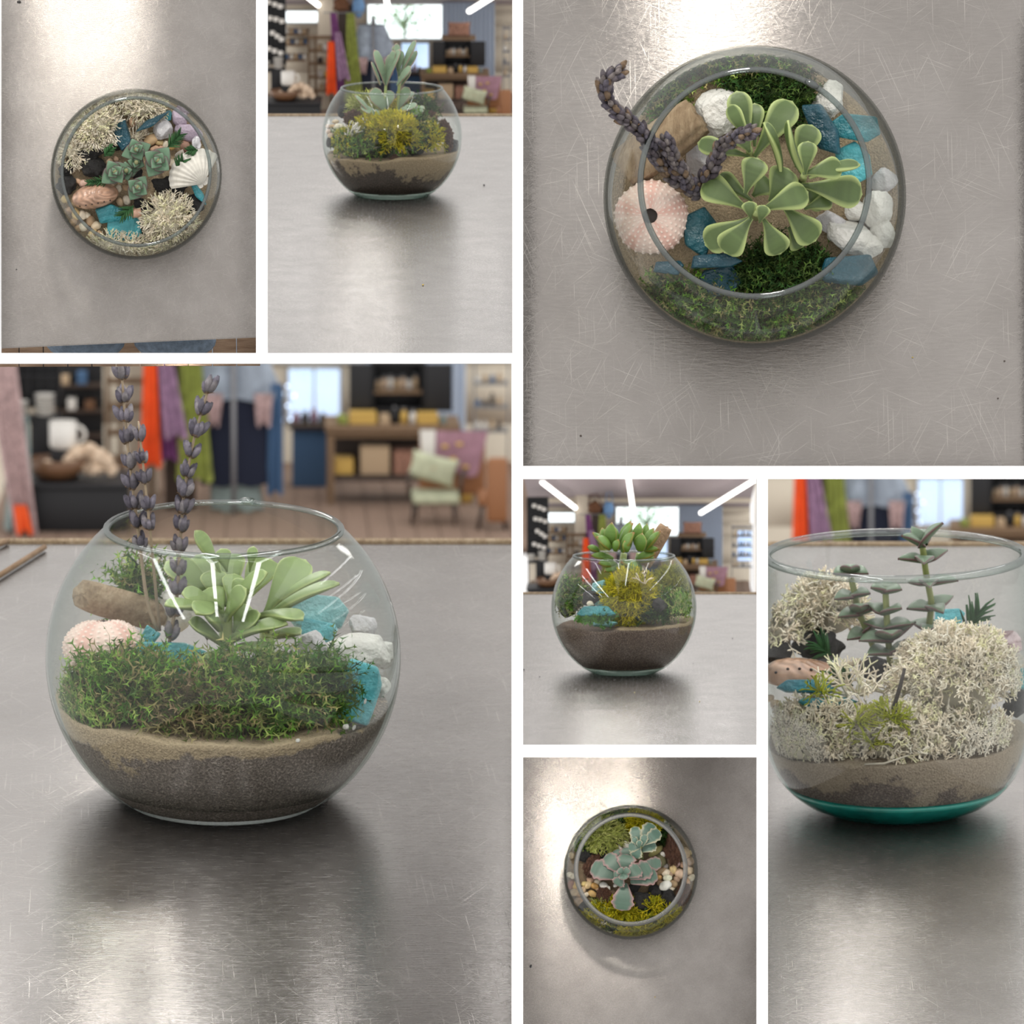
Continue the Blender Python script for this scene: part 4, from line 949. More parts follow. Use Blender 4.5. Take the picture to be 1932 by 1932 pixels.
pebbles(P7, [(525, 995, 56, (.55, .36, .14)), (495, 930, 56, (.6, .45, .24)), (540, 940, 50, (.52, .3, .1)), (470, 925, 44, (.62, .48, .2)), (510, 890, 50), (560, 910, 44), (560, 960, 40), (460, 965, 44), (480, 1000, 40)], 'amber pebble in the group below the long leaf', 'amber pebbles below the long leaf', g0+.04, 43)
pebbles(P7, [(365, 860, 50), (400, 935, 52, (.6, .4, .15)), (370, 930, 56, (.30, .14, .1)), (400, 985, 54), (425, 1050, 54), (375, 720, 44), (390, 870, 44), (430, 1000, 40)], 'pebble between rim and glass on the amber side', 'pebbles under the glass on the amber side', g0+.03, 44, note=' outside the rim,')
pebbles(P7, [(608, 940, 58), (632, 960, 44), (765, 640, 60), (720, 675, 48), (1030, 710, 46), (1065, 882, 62, (.68, .68, .52)), (1050, 938, 74, (.66, .66, .6)), (690, 935, 34)], 'white pebble among the darker stones around the scalloped plant', 'white pebbles around the scalloped plant', g0+.08, 45, cols=[(.72, .70, .64)])
pebbles(P7, [(1012, 752, 92, (.18, .17, .09))], 'round olive pebble above the tan heap', None, g0+.03, 46)
stone(P7, 'pebble', 'long olive-yellow pebble leaning under the small plant', 'pebble', P7.p(980, 690, .82), (125*u, 50*u, .12), M['tint'], 7, rot=(0, 0, .6), n1=.1, n2=.02, col=(.30, .27, .10), sub=3)
KA = dict(col=(.098, .165, .122), edge=(.46, .25, .25), ew=.78)
KB = dict(col=(.10, .18, .138), edge=(.66, .60, .42), ew=.76)
plant(P7, 'scalloped_succulent', 'larger blue-green plant with pink scalloped leaf margins', [[P7.p(745, 870, .62), P7.p(742, 850, 1.1)]], topl(P7, [
    (700, 880, 518, 795, 150, .98, .98), (735, 850, 622, 715, 118, 1.05, 1.05), (730, 760, 690, 680, 95, .95, .98), (780, 760, 770, 660, 110, .95, 1.0), (755, 830, 775, 712, 140, 1.12, 1.14), (780, 870, 865, 805, 120, 1.2, 1.2), (790, 880, 945, 800, 145, 1.06, 1.04), (800, 915, 990, 850, 135, .98, .95),
    (870, 790, 1022, 775, 100, .92, .92), (740, 870, 700, 935, 100, 1.16, 1.12), (760, 920, 735, 1118, 160, 1.0, .98), (735, 860, 680, 870, 80, 1.14, 1.14), (745, 850, 712, 815, 62, 1.28, 1.33, None, .3), (750, 850, 790, 815, 62, 1.28, 1.33, None, .3), (745, 850, 770, 890, 62, 1.28, 1.33, None, .3), (742, 850, 735, 895, 50, 1.28, 1.33, None, .3)], 1), 'paddle', .05, KA, seed0=70, scallop=.11, ew=.84)
plant(P7, 'scalloped_succulent', 'smaller blue-green plant with cream scalloped leaf margins', [[P7.p(880, 740, .62), P7.p(868, 650, 1.12)]], topl(P7, [
    (850, 660, 828, 512, 90, 1.16, 1.2), (880, 640, 955, 490, 110, 1.16, 1.16), (890, 640, 1010, 545, 100, 1.22, 1.2), (870, 660, 785, 660, 80, 1.12, 1.08), (860, 650, 830, 740, 90, 1.1, 1.06), (880, 690, 975, 630, 100, 1.05, 1.02), (862, 660, 862, 610, 46, 1.28, 1.36, None, .3), (880, 655, 905, 570, 60, 1.26, 1.32), (850, 640, 815, 590, 52, 1.24, 1.28)], 1), 'paddle', .05, KB, seed0=100, scallop=.11, ew=.82)
for i, (zx, zy, s, c, lab) in enumerate(((82, 1517, 26, (.05, .05, .06), 'dark seed lying on the steel far below the bowl'), (975, 1738, 11, (.6, .45, .12), 'tiny yellow crumb on the steel below the bowl'))):
    solid(P7, 'crumb', rock(P7.p(zx, zy, .02), (s*u*.6, s*u, s*u*.6), i, sub=2, n1=.3, rot=(0, 0, -.4), col=c), M['tint'], lab, 'crumb', tuple(P7.p(zx, zy, 0)))
# ================================================================== large lavender terrarium seen side-on
P = P4; u = P.u; gz = P.cz-.25
def side(P, rows, cz=None):
    """rows: base zx zy y, tip zx zy y, width, bend, up"""
    return [(P.p(a, b, c), P.p(d, e, f), W, bend, up) for (a, b, c, d, e, f, W, bend, up) in rows]
for i, (zx, zy, y, w, d, h, n, lab, cols) in enumerate(((430, 1040, -.44, 540, 400, 300, 1100, 'tangled green moss clump in front of the pink urchin', GREEN), (1120, 1070, -.47, 700, 400, 380, 1500, 'largest tangled green moss clump in front of the rosette', GREEN), (760, 1140, -.54, 420, 300, 200, 600, 'brownish moss bridging the two green clumps', [(.13, .11, .05), (.17, .15, .06), (.09, .11, .03), (.2, .15, .08)]),
        (1500, 1010, -.42, 160, 150, 280, 260, 'dark wiry moss tuft leaning on the bright turquoise glass', [(.03, .09, .012), (.06, .13, .02), (.09, .15, .03)]), (500, 470, .55, 160, 120, 120, 160, 'small moss tuft behind the driftwood tip', GREEN), (230, 1130, -.35, 180, 150, 120, 200, 'loose green moss strands low at the sandy side', GREEN))):
    moss(P4, lab, P4.p(zx, zy, y), (w*u, d*u, h*u), n, 160+i, cols, L=.24, w=.0068, lift=.5, leafl=1.25, clampk=.965)
slab(P4, 590, 840, 560, 190, 90, 0, -.12, 'long teal sea glass slab standing behind the moss', M['sea_mid'], 41, (1.35, 0), 6, col=(1.5, 1.35, 1.2))
slab(P4, 1640, 1000, 250, 345, 80, 0, -.42, 'bright turquoise sea glass slab upright against the glass', M['sea_light'], 43, (1.4, .1), 6)
slab(P4, 1430, 590, 330, 190, 90, .1, .55, 'pale turquoise sea glass chunk behind the rosette', M['sea_pale'], 45, (1.2, .1), 6)
slab(P4, 1440, 690, 220, 120, 80, -.4, .42, 'turquoise sea glass chunk below the pale one', M['sea_light'], 46, (1.2, .1), 5)
slab(P4, 560, 730, 110, 160, 60, 0, .1, 'triangular blue-grey sea glass corner beside the urchin', M['sea_mid'], 47, (1.4, 0), 4, col=(1.5, 1.4, 1.3))
rocks4 = [(1650, 800, .0, 360, 190, 200, 'large white marble stone above the bright turquoise glass', 'marble'), (1765, 985, -.2, 90, 110, 110, 'small white stone squeezed beside the bright turquoise glass', 'marble'), (1790, 820, .1, 130, 130, 150, 'white stone touching the glass behind the large one', 'marble'),
          (1410, 775, -.05, 150, 140, 170, 'clear quartz lump between rosette and white stone', 'quartz'), (1665, 665, .35, 150, 120, 130, 'clear quartz lump behind the large white stone', 'quartz'), (700, 580, .5, 230, 180, 230, 'white marble lump behind the rosette and lavender stems', 'marble')]
for i, (zx, zy, y, w, d, h, lab, mt) in enumerate(rocks4):
    stone(P4, 'white_stone' if mt == 'marble' else 'quartz', lab, 'stone' if mt == 'marble' else 'crystal', P4.p(zx, zy, y), (w*u, d*u, h*u), M[mt], 260+i, planes=9, n1=.1, n2=.05, flat=True)
for i, (zx, zy, s) in enumerate(((1235, 1300, 48), (1312, 1306, 30), (1580, 1190, 34), (1650, 1200, 34), (1768, 1075, 36), (1330, 1262, 24))):
    c = P4.p(zx, zy, -.83 if zx < 1400 else -.62); stone(P4, 'perlite_grain', 'white grain on the dark soil of the largest bowl, '+('largest one in front', 'beside the largest', 'below the turquoise glass', 'nearest the turquoise glass corner', 'highest by the glass', 'smallest one in front')[i], 'stone', c, (s*u, s*u*.8, s*u*.9), M['marble'], 280+i, n1=.25, n2=.05, sub=2)
urchin(P4, 'pink sea urchin shell with dark opening leaning beside driftwood', P4.p(320, 775, -.02), 210*u, .70, rotm(-.18, .06, .4))
solid(P4, 'driftwood', log(P4, '', '', '', P4.p(205, 500, .12), P4.p(600, 615, .5), 82*u, 6, None, crack=.16), M['drift'], 'brown driftwood stick resting on the pink urchin', 'driftwood', tuple(P4.p(400, 620, .3)))
KS = dict(col=(.19, .265, .095), edge=(.42, .50, .21))
fr = (0, -.75, .65); upv = (0, -.25, 1)
plant(P4, 'fleshy_rosette', 'big pale green rosette with upturned leaves in the largest bowl', [[P4.p(960, 900, .0), P4.p(955, 600, .0)], [P4.p(1170, 860, .15), P4.p(1170, 600, .2)]], side(P4, [
    (930, 560, .1, 640, 335, .22, 200, .5, (.6, -.6, .5)), (960, 560, .12, 800, 300, .35, 170, .4, (.3, -.8, .4)), (985, 540, .15, 960, 290, .4, 190, .4, fr), (1040, 560, .15, 1190, 320, .35, 190, .4, (-.3, -.8, .4)), (1165, 600, .05, 1375, 325, .2, 215, .5, (-.5, -.75, .4)),
    (1175, 600, .1, 1500, 388, .0, 90, .5, (-.5, -.2, .8)), (1160, 640, -.05, 1548, 445, -.15, 96, .6, (-.5, -.2, .8)), (1120, 620, -.1, 1358, 632, -.32, 125, .5, upv), (945, 770, -.1, 1278, 655, -.3, 110, .7, (-.3, -.3, .9)),
    (960, 600, -.1, 1172, 385, -.22, 115, .5, (-.65, -.4, .5)), (990, 540, -.12, 1047, 420, -.14, 92, .3, fr), (975, 560, -.05, 1000, 395, .05, 120, .3, fr), (900, 590, -.12, 636, 555, -.3, 92, .4, (.2, -.3, 1)), (930, 580, -.08, 725, 493, -.15, 115, .4, (.4, -.5, .8)),
    (930, 760, -.1, 762, 640, -.2, 110, .4, (.3, -.5, .8)), (960, 800, -.1, 830, 860, -.3, 95, .3, upv), (925, 400, .1, 795, 168, .1, 92, .25, (.5, -.7, .4)), (960, 380, .15, 930, 262, .15, 90, .2, fr), (1080, 380, .2, 1100, 250, .2, 60, .2, fr),
    (900, 570, -.05, 800, 600, -.3, 130, .5, (.2, -.5, .9)), (940, 620, -.08, 860, 470, .0, 150, .4, (.3, -.7, .6)), (1000, 700, -.02, 1080, 560, .0, 140, .4, (-.2, -.8, .6)), (1170, 700, 0, 1090, 620, -.1, 90, .4, fr), (1200, 720, .05, 1345, 705, -.1, 90, .4, upv), (1010, 780, -.08, 1180, 790, -.25, 90, .4, upv), (960, 640, -.15, 1062, 470, -.26, 125, .45, (-.3, -.6, .6)), (925, 690, -.12, 835, 585, -.25, 120, .45, (.3, -.5, .8)), (1000, 740, -.12, 1135, 600, -.22, 110, .45, (-.3, -.5, .7)), (905, 540, .05, 880, 375, .1, 150, .35, (.2, -.8, .4)), (1240, 640, .1, 1290, 470, .1, 130, .4, (-.3, -.8, .4))]), 'obov', .06, KS, seed0=130, cup=.25, srad=.05, ew=.88)
sprig(P4, 'tallest lavender sprig, running up past the top edge', [P4.p(600, 690, -.05), P4.p(545, 560, -.05), P4.p(500, 180, -.05), P4.p(440, -300, -.05), P4.p(405, -760, -.05)], .012, None, 11, .078, .088, start=.30, nb=6)
sprig(P4, 'lavender sprig crossing close in front of the tallest one', [P4.p(610, 690, .0), P4.p(590, 480, -.02), P4.p(565, 210, -.1), P4.p(540, -30, -.1), P4.p(500, -400, -.1)], .011, None, 12, .11, .078, start=.50, nb=6)
sprig(P4, 'lavender sprig standing alone before the dark dress', [P4.p(660, 760, -.05), P4.p(705, 500, .0), P4.p(715, 260, .0), P4.p(735, -30, .0), P4.p(790, -320, .0), P4.p(880, -620, .0)], .012, None, 13, .078, .088, start=.02, nb=7)
for i, (a, b, lab) in enumerate((((-40, 1), (85, -1), ''),)):
    pass
for a, b, y, lab in (((-14, 1094), (84, 1032), 0, 'longer thin wooden stick lying on the steel'), ((-14, 1032), (14, 1020), 1, 'shorter thin wooden stick beside the far table edging')):
    q0, q1 = P4.hit(a[0], a[1], .03, 2), P4.hit(b[0], b[1], .03, 2)
    solid(P4, 'wooden_stick', tube([q0, (q0+q1)/2, q1], .020, 10), M['cork'], lab, 'stick', tuple(q0))

# ================================================================== paddle-leaf terrarium seen side-on
P = P2; u = P.u
moss(P2, 'dark green moss mat at the front of the paddle-leaf bowl', P2.p(560, 800, -.5), (380*u, 250*u, 170*u), 900, 181, GREEN+DARKG, L=.2, w=.009, lift=.5)
moss(P2, 'dark green moss rising beside the bark in the paddle-leaf bowl', P2.p(830, 740, -.3), (190*u, 250*u, 230*u), 600, 182, GREEN+DARKG, L=.2, w=.009)
moss(P2, 'moss tuft behind the yellow lichen near the back bark', P2.p(850, 610, .35), (170*u, 150*u, 130*u), 250, 183, DARKG, L=.18, w=.009)
for i, (zx, zy, y, w, d, h, cols, n, lab) in enumerate(((700, 750, -.55, 250, 200, 190, YEL, 330, 'largest mustard yellow lichen cushion at the front centre'), (455, 800, -.5, 110, 120, 110, YEL, 120, 'small mustard lichen cushion near the pale pebbles'), (905, 775, -.45, 105, 150, 125, YEL, 150, 'mustard lichen cushion beside the bark'),
        (560, 600, .25, 150, 150, 130, LIME, 170, 'lime lichen cushion behind the leaves'), (730, 600, .4, 120, 120, 90, YEL, 100, 'yellow lichen seen between the stems'), (560, 715, -.35, 130, 130, 80, YEL, 90, 'thin yellow lichen above the moss mat'))):
    lichen(P2, lab, P2.p(zx, zy, y), (w*u, d*u, h*u), n, 190+i, cols, seg=.088, rad=.0085, levels=4 if i == 0 else 3, inner=.66)
lichen(P2, 'white lichen twig caught on the small mustard cushion', P2.p(462, 745, -.66), (62*u, 30*u, 80*u), 9, 199, [(.75, .72, .64)], seg=.11, rad=.014, levels=3, inner=.2, body=False)
bark(P2, 'tall jagged bark chunk against the glass beside mustard lichen', P2.p(992, 735, -.34), (92*u, 80*u, 200*u), (0, -.3, .2), 11)
bark(P2, 'bark chunk behind the mustard lichen, further back', P2.p(900, 655, .15), (105*u, 80*u, 125*u), (0, .3, .4), 12)
bark(P2, 'brown bark chunk on the pebble side', P2.p(482, 650, -.05), (115*u, 90*u, 115*u), (.3, .4, .2), 13)
bark(P2, 'bark chip low in the moss at the front', P2.p(705, 865, -.78), (55*u, 40*u, 55*u), (0, .4, .2), 14)
rocks2 = [(375, 780, -.25, 90, 80, 70, 'dark lava stone under the pale pebbles'), (1020, 800, -.2, 110, 90, 80, 'dark lava stone under the tall bark'), (440, 610, .4, 90, 80, 90, 'dark lava stone behind the bark on the pebble side'), (685, 690, -.2, 90, 80, 80, 'dark lava stone behind the front lichen')]
for i, (zx, zy, y, w, d, h, lab) in enumerate(rocks2): stone(P2, 'lava_stone', lab, 'stone', P2.p(zx, zy, y), (w*u, d*u, h*u), M['lava'], 300+i, n1=.25, n2=.12, planes=5, col=(1, 1, 1))
pebbles(P2, [(405, 695, 48, (.72, .66, .52), -.2), (370, 690, 30, (.5, .35, .2), -.15), (392, 720, 44, (.35, .36, .2), -.3), (362, 742, 40, (.66, .5, .36), -.25), (350, 720, 34, (.6, .46, .38), -.15), (385, 665, 32, (.62, .5, .36), -.1), (345, 690, 30, (.6, .46, .38), -.05), (420, 740, 28, (.5, .4, .3), -.35)], 'pale pebble in the little heap against the glass opposite the bark', 'pebbles in the paddle-leaf bowl', 0, 47)
KP = dict(col=(.20, .285, .18), edge=(.42, .27, .22))
plant(P2, 'scalloped_succulent', 'twin-stemmed plant of upright grey-green paddle leaves', [[P2.p(650, 720, .0), P2.p(655, 560, .0), P2.p(662, 430, .0)], [P2.p(730, 720, .05), P2.p(728, 560, .05), P2.p(735, 420, .0)]], side(P2, [
    (658, 465, -.02, 598, 272, -.06, 62, .25, (.7, -.7, .2)), (630, 465, -.05, 580, 338, -.1, 30, .2, (.9, -.4, .2)), (664, 465, -.04, 737, 268, -.1, 56, .3, (-.75, -.6, .2)), (662, 440, .05, 690, 295, .08, 52, .2, (0, -1, .2)), (672, 420, -.02, 705, 275, -.1, 40, .2, (-.4, -.9, .2)),
    (735, 440, .05, 718, 235, .1, 42, .2, (.2, -1, .2)), (738, 410, .08, 700, 250, .15, 40, .2, (.5, -.8, .2)), (745, 400, -.05, 825, 220, -.1, 46, .25, (-.7, -.7, .3)), (752, 425, .0, 831, 278, .0, 48, .25, (-.6, -.7, .3)), (722, 468, -.12, 797, 362, -.2, 48, .3, (-.6, -.7, .4)), (745, 468, -.08, 796, 385, -.1, 36, .2, (-.6, -.7, .4)), (735, 380, -.05, 742, 275, -.05, 44, .2, fr),
    (655, 605, -.08, 578, 490, -.18, 92, .4, (.4, -.85, .4)), (655, 600, .0, 690, 495, .0, 66, .3, fr), (610, 668, -.2, 490, 520, -.3, 40, .3, (.8, -.4, .5)), (640, 650, -.15, 520, 585, -.3, 60, .4, (.2, -.6, .8)), (640, 655, .1, 560, 600, .2, 90, .4, (.2, -.7, .7)), (728, 600, .05, 787, 478, .0, 72, .3, (-.5, -.8, .4)), (728, 592, .1, 815, 503, .15, 50, .3, (-.6, -.6, .6)),
    (715, 620, -.1, 832, 575, -.25, 62, .4, (-.2, -.5, .9)), (740, 655, -.15, 875, 598, -.3, 90, .4, (-.2, -.5, .9)), (650, 640, -.1, 610, 620, -.3, 70, .4, (.1, -.7, .8))]), 'paddle', .045, KP, seed0=160, scallop=.04, srad=.024, cup=.1, ew=.88)

# ================================================================== dowel terrarium seen side-on
P = P5; u = P.u
moss(P5, 'loose green moss heap on the sea glass side of the dowel bowl', P5.p(345, 890, -.05), (190*u, 300*u, 260*u), 750, 201, GREEN, L=.2, w=.009)
moss(P5, 'low green moss in front of the flat sea glass', P5.p(500, 1030, -.80), (230*u, 80*u, 40*u), 150, 202, [(.04, .12, .015), (.06, .16, .02)], L=.09, w=.009)
moss(P5, 'green moss bank under the second yellow cushion', P5.p(1090, 930, -.4), (320*u, 300*u, 160*u), 800, 203, GREEN, L=.2, w=.009)
moss(P5, 'dark moss beneath the pitted grey stone', P5.p(940, 1000, -.62), (230*u, 100*u, 60*u), 260, 204, DARKG, L=.16, w=.009)
moss(P5, 'tiny moss scrap on the sand between glass and yellow ball', P5.p(610, 1030, -.78), (80*u, 60*u, 50*u), 80, 205, [(.05, .15, .02)], L=.12, w=.009)
lichen(P5, 'large round mustard yellow lichen ball at the front', P5.p(790, 880, -.42), (310*u, 300*u, 325*u), 620, 211, YEL, seg=.082, rad=.0075, levels=4, inner=.74, top=False, spread=.85)
lichen(P5, 'yellow-green lichen cushion behind the pitted grey stone', P5.p(1080, 820, .0), (310*u, 300*u, 220*u), 420, 212, [(.36, .36, .04), (.30, .32, .04), (.42, .40, .06)], seg=.08, rad=.0075, levels=4, inner=.74)
lichen(P5, 'cream lichen twig stuck on the round yellow ball', P5.p(885, 775, -.78), (70*u, 30*u, 110*u), 4, 213, [(.66, .55, .36)], seg=.085, rad=.014, levels=3, inner=.2, body=False)
slab(P5, 562, 850, 118, 215, 40, 0, -.38, 'tall pale aqua sea glass shard standing on edge', M['sea_pale'], 51, (1.4, .05), 5)
slab(P5, 545, 972, 275, 82, 60, -.1, -.74, 'flat blue sea glass chunk lying at the front', M['sea_mid'], 53, (1.3, 0), 6, col=(1.6, 1.3, 1.2))
slab(P5, 600, 1060, 190, 40, 60, 0, -.8, 'pale aqua sea glass chip half buried in the sand', M['sea_pale'], 55, (1.2, 0), 5)
for i, (zx, zy, y, w, d, h, lab) in enumerate(((508, 875, -.42, 130, 90, 120, 'grey-black lava stone between moss heap and aqua shard'), (992, 925, -.74, 105, 80, 100, 'pitted grey lava stone in front of the second cushion'))):
    stone(P5, 'lava_stone', lab, 'stone', P5.p(zx, zy, y), (w*u, d*u, h*u), M['lava'], 310+i, n1=.2, n2=.1, planes=5, col=(1.8, 1.75, 1.75))
stone(P5, 'shell_fragment', 'cream shell bit lying behind the flat blue sea glass', 'shell', P5.p(500, 918, -.62), (52*u, 40*u, 44*u), M['tint'], 5, n1=.3, col=(.68, .60, .46), sub=3)
solid(P5, 'wooden_dowel', log(P5, '', '', '', P5.p(880, 640, .1), P5.p(1035, 372, .05), 56*u, 9, None, crack=.05), M['cork'], 'light brown wooden dowel slanting out of the bowl', 'stick', tuple(P5.p(880, 640, .1)))
KE = dict(col=(.115, .215, .032), edge=(.28, .24, .05))
ptop = (.0, -.6, .8)
rowsE = []
for bx, by, by_, tx, ty, ty_, W in ((640, 520, -.15, 655, 338, -.2, 92), (610, 520, -.1, 585, 378, -.1, 74), (640, 525, -.25, 545, 442, -.35, 90), (620, 520, .0, 517, 412, .0, 50), (560, 545, -.1, 480, 512, -.15, 50), (720, 520, .1, 790, 332, .1, 84), (710, 530, -.1, 803, 345, -.15, 66), (730, 545, -.3, 812, 410, -.4, 92),
                                   (830, 500, .1, 852, 343, .1, 76), (880, 500, .15, 905, 348, .2, 60), (855, 540, -.3, 868, 415, -.35, 92), (890, 520, -.05, 952, 380, -.1, 70), (900, 530, -.2, 1000, 402, -.3, 62), (890, 540, -.15, 990, 530, -.3, 40), (690, 480, .1, 640, 360, .2, 70), (770, 520, .2, 770, 345, .3, 80), (760, 545, -.35, 745, 470, -.4, 60), (680, 540, -.3, 700, 460, -.35, 60),
                                   (660, 600, -.1, 505, 575, -.2, 62), (680, 640, -.15, 555, 630, -.3, 72), (700, 650, -.1, 600, 690, -.3, 70), (780, 620, -.2, 820, 690, -.35, 80), (830, 600, -.1, 965, 560, -.2, 70), (850, 620, -.05, 960, 590, -.1, 60), (770, 660, -.1, 720, 620, -.35, 90), (760, 620, .1, 880, 690, -.1, 80)):
    d = np.array((tx-bx, 0, 0.))*-.004+np.array((0, -.55, .6)); rowsE.append((bx, by, by_, tx, ty, ty_, W, .45, tuple(d)))
plant(P5, 'pointed_rosette', 'bright green rosette of pointed leaves above the dowel bowl', [[P5.p(690, 880, .1), P5.p(720, 700, .05), P5.p(740, 560, 0)], [P5.p(800, 800, .1), P5.p(850, 560, .0)]], side(P5, rowsE), 'point', .10, KE, seed0=200, srad=.06, cup=.18, ew=.9, tip=(.38, .16, .06))
for i, (zx, zy, s) in enumerate(((30, 1382, 14), (143, 1433, 9), (1508, 1160, 9), (1230, 1338, 7), (1275, 1608, 9), (815, 1543, 8))):
    c = P5.hit(*P5.px(zx, zy), .012, 2)
    solid(P5, 'crumb', rock(c, (s*u, s*u*1.6, s*u*.7), i, sub=2, n1=.3, col=(.07, .06, .07) if i < 4 else (.55, .42, .15)), M['tint'], 'tiny '+('dark crumb at the left edge, beside the dowel bowl', 'dark crumb left of the dowel bowl, lower one', 'dark crumb right of the dowel bowl, upper one', 'dark crumb right of the dowel bowl, lower one', 'yellow crumb in front of the dowel bowl', 'pale crumb straight below the dowel bowl')[i], 'crumb', tuple(c))
for i, (zx, zy, s) in enumerate(((1197, 1010, 11), (863, 1556, 10))):
    c = P2.hit(*P2.px(zx, zy), .012, 2)
    solid(P2, 'crumb', rock(c, (s*P2.u, s*P2.u*2.2, s*P2.u*.7), i, sub=2, n1=.3, col=((.07, .06, .06), (.6, .42, .08))[i]), M['tint'], ('tiny dark crumb on the steel beside the paddle-leaf bowl', 'tiny yellow crumb on the steel in front of the paddle-leaf bowl')[i], 'crumb', tuple(c))

# ================================================================== cream lichen terrarium seen side-on
P = P6; u = P.u
for i, (zx, zy, y, w, d, h, n, lv, lab) in enumerate(((960, 1030, -.35, 640, 420, 480, 620, 4, 'largest cream lichen mound, domed against the glass'), (260, 1330, -.5, 620, 380, 300, 420, 4, 'flat cream lichen mat on the abalone side'), (680, 1340, -.66, 520, 260, 290, 330, 4, 'cream lichen tangle at the front around the black twig'), (1000, 1330, -.58, 460, 260, 190, 260, 4, 'cream lichen fringe trailing below the large mound'),
        (300, 690, .5, 380, 220, 360, 330, 3, 'cream lichen cushion at the back above the lava stone'), (60, 810, .35, 200, 200, 230, 160, 3, 'cream lichen beside the back cushion, near the glass edge'), (450, 1110, -.45, 300, 60, 120, 28, 4, 'thin arching cream lichen branch above the blue glass'))):
    lichen(P6, lab, P6.p(zx, zy, y), (w*u, d*u, h*u), int(n*.75) if i != 6 else n, 220+i, CREAM, seg=.060 if i != 6 else .11, rad=.0105, levels=lv+1 if i != 6 else lv, inner=.76 if i != 6 else .3, spread=1.05, body=i != 6, clampk=.96)
for i, (zx, zy, y, w, h, n, lab) in enumerate(((630, 1240, -.88, 130, 150, 40, 'yellow-green lichen sprig beside the black twig'), (280, 1090, -.72, 70, 70, 18, 'small yellow-green lichen sprig above the blue glass'), (455, 1250, -.85, 80, 100, 22, 'yellow-green lichen sprig in the flat mat'), (540, 1350, -.88, 60, 70, 14, 'yellow-green lichen scrap near the front soil'))):
    lichen(P6, lab, P6.p(zx, zy, y), (w*u, 60*u, h*u), n, 240+i, [(.42, .44, .04), (.34, .38, .03)], seg=.06, rad=.0075, levels=3, inner=.5, body=False)
for i, (zx, zy, y, w, d, h, lab) in enumerate(((275, 850, .35, 280, 160, 170, 'broad grey-black lava stone under the back lichen cushion'), (60, 895, .25, 170, 150, 130, 'black lava stone at the glass behind the abalone'), (1275, 1150, -.15, 150, 150, 150, 'black lava stone beside the large lichen mound'), (560, 970, .1, 180, 130, 130, 'dark lava stone at the foot of the stacked plant'), (720, 880, .2, 160, 120, 110, 'dark lava stone behind the stacked plant stems'))):
    stone(P6, 'lava_stone', lab, 'stone', P6.p(zx, zy, y), (w*u, d*u, h*u), M['lava'], 330+i, n1=.25, n2=.12, planes=6, col=(1.15, 1.15, 1.15))
abalone(P6, 'abalone shell seen edge-on above the blue glass', P6.p(205, 1020, -.1), 450*u, 260*u, 95*u, rotm(.12, .05, .1))
slab(P6, 200, 1062, 290, 75, 70, -.12, -.42, 'long blue sea glass piece under the abalone shell', M['sea_mid'], 61, (1.2, 0), 6, col=(.9, .9, 1.0))
slab(P6, 310, 1145, 320, 60, 60, .05, -.5, 'blue sea glass strip half covered by the lichen mat', M['sea_mid'], 62, (1.2, 0), 6)
slab(P6, 1290, 1025, 110, 130, 50, .2, .0, 'teal sea glass corner beside the large mound', M['sea_mid'], 63, (1.2, 0), 5, col=(1.6, 1.5, 1.4))
slab(P6, 930, 710, 190, 90, 50, .1, .6, 'pale turquoise sea glass behind the stacked plant', M['sea_light'], 64, (1.2, 0), 5)
for i, (zx, zy, w, h, lab) in enumerate(((1150, 860, 220, 110, 'pinkish amethyst chunk behind the large mound'), (1260, 830, 120, 100, 'paler amethyst chunk near the glass edge'))):
    stone(P6, 'amethyst', lab, 'crystal', P6.p(zx, zy, .4), (w*u, .4, h*u), M['amethyst'], 350+i, planes=9, n1=.06, flat=True, col=(.60, .44, .46))
scallop(P6, 'white scallop shell behind the large lichen mound', P6.p(1190, 1000, .25), 150*u, rotm(.9, 0, -.5))
pebbles(P6, [(50, 1150, 60, (.56, .42, .26), -.3), (500, 1085, 50, (.52, .40, .26), -.2), (420, 950, 50, (.6, .5, .36), .0), (20, 1120, 50, (.5, .36, .2), -.2), (460, 935, 44, (.6, .5, .36), .1), (400, 990, 40, (.5, .4, .28), -.1)], 'tan pebble beside the abalone and blue glass', 'pebbles in the cream lichen bowl', 0, 48)
cedar(P6, 'dark green cedar sprig standing behind the amethyst', P6.p(1010, 800, .3), P6.p(1085, 680, .3), 71, w=.15)
cedar(P6, 'dark green cedar sprig tip over the blue glass', P6.p(440, 1060, -.3), P6.p(345, 1000, -.3), 72, w=.13)
cedar(P6, 'dark green cedar sprig before the broad lava stone', P6.p(330, 900, .0), P6.p(270, 860, .05), 73, w=.13)
solid(P6, 'twig', tube([P6.p(645, 1175, -.88), P6.p(680, 1060, -.9), P6.p(703, 968, -.88)], (.016, .015, .011), 8, (.04, .03, .025)), M['tint'], 'thin black twig stuck upright in the lichen', 'twig', tuple(P6.p(645, 1175, -.88)))
solid(P6, 'straw', tube([P6.p(500, 1455, -.93), P6.p(600, 1450, -.945), P6.p(725, 1408, -.93)], (.008, .008, .006), 6, (.62, .56, .46)), M['tint'], 'pale curved straw on the soil below the lichen', 'twig', tuple(P6.p(500, 1455, -.93)))
KC = dict(col=(.105, .16, .095), edge=(.13, .045, .055))
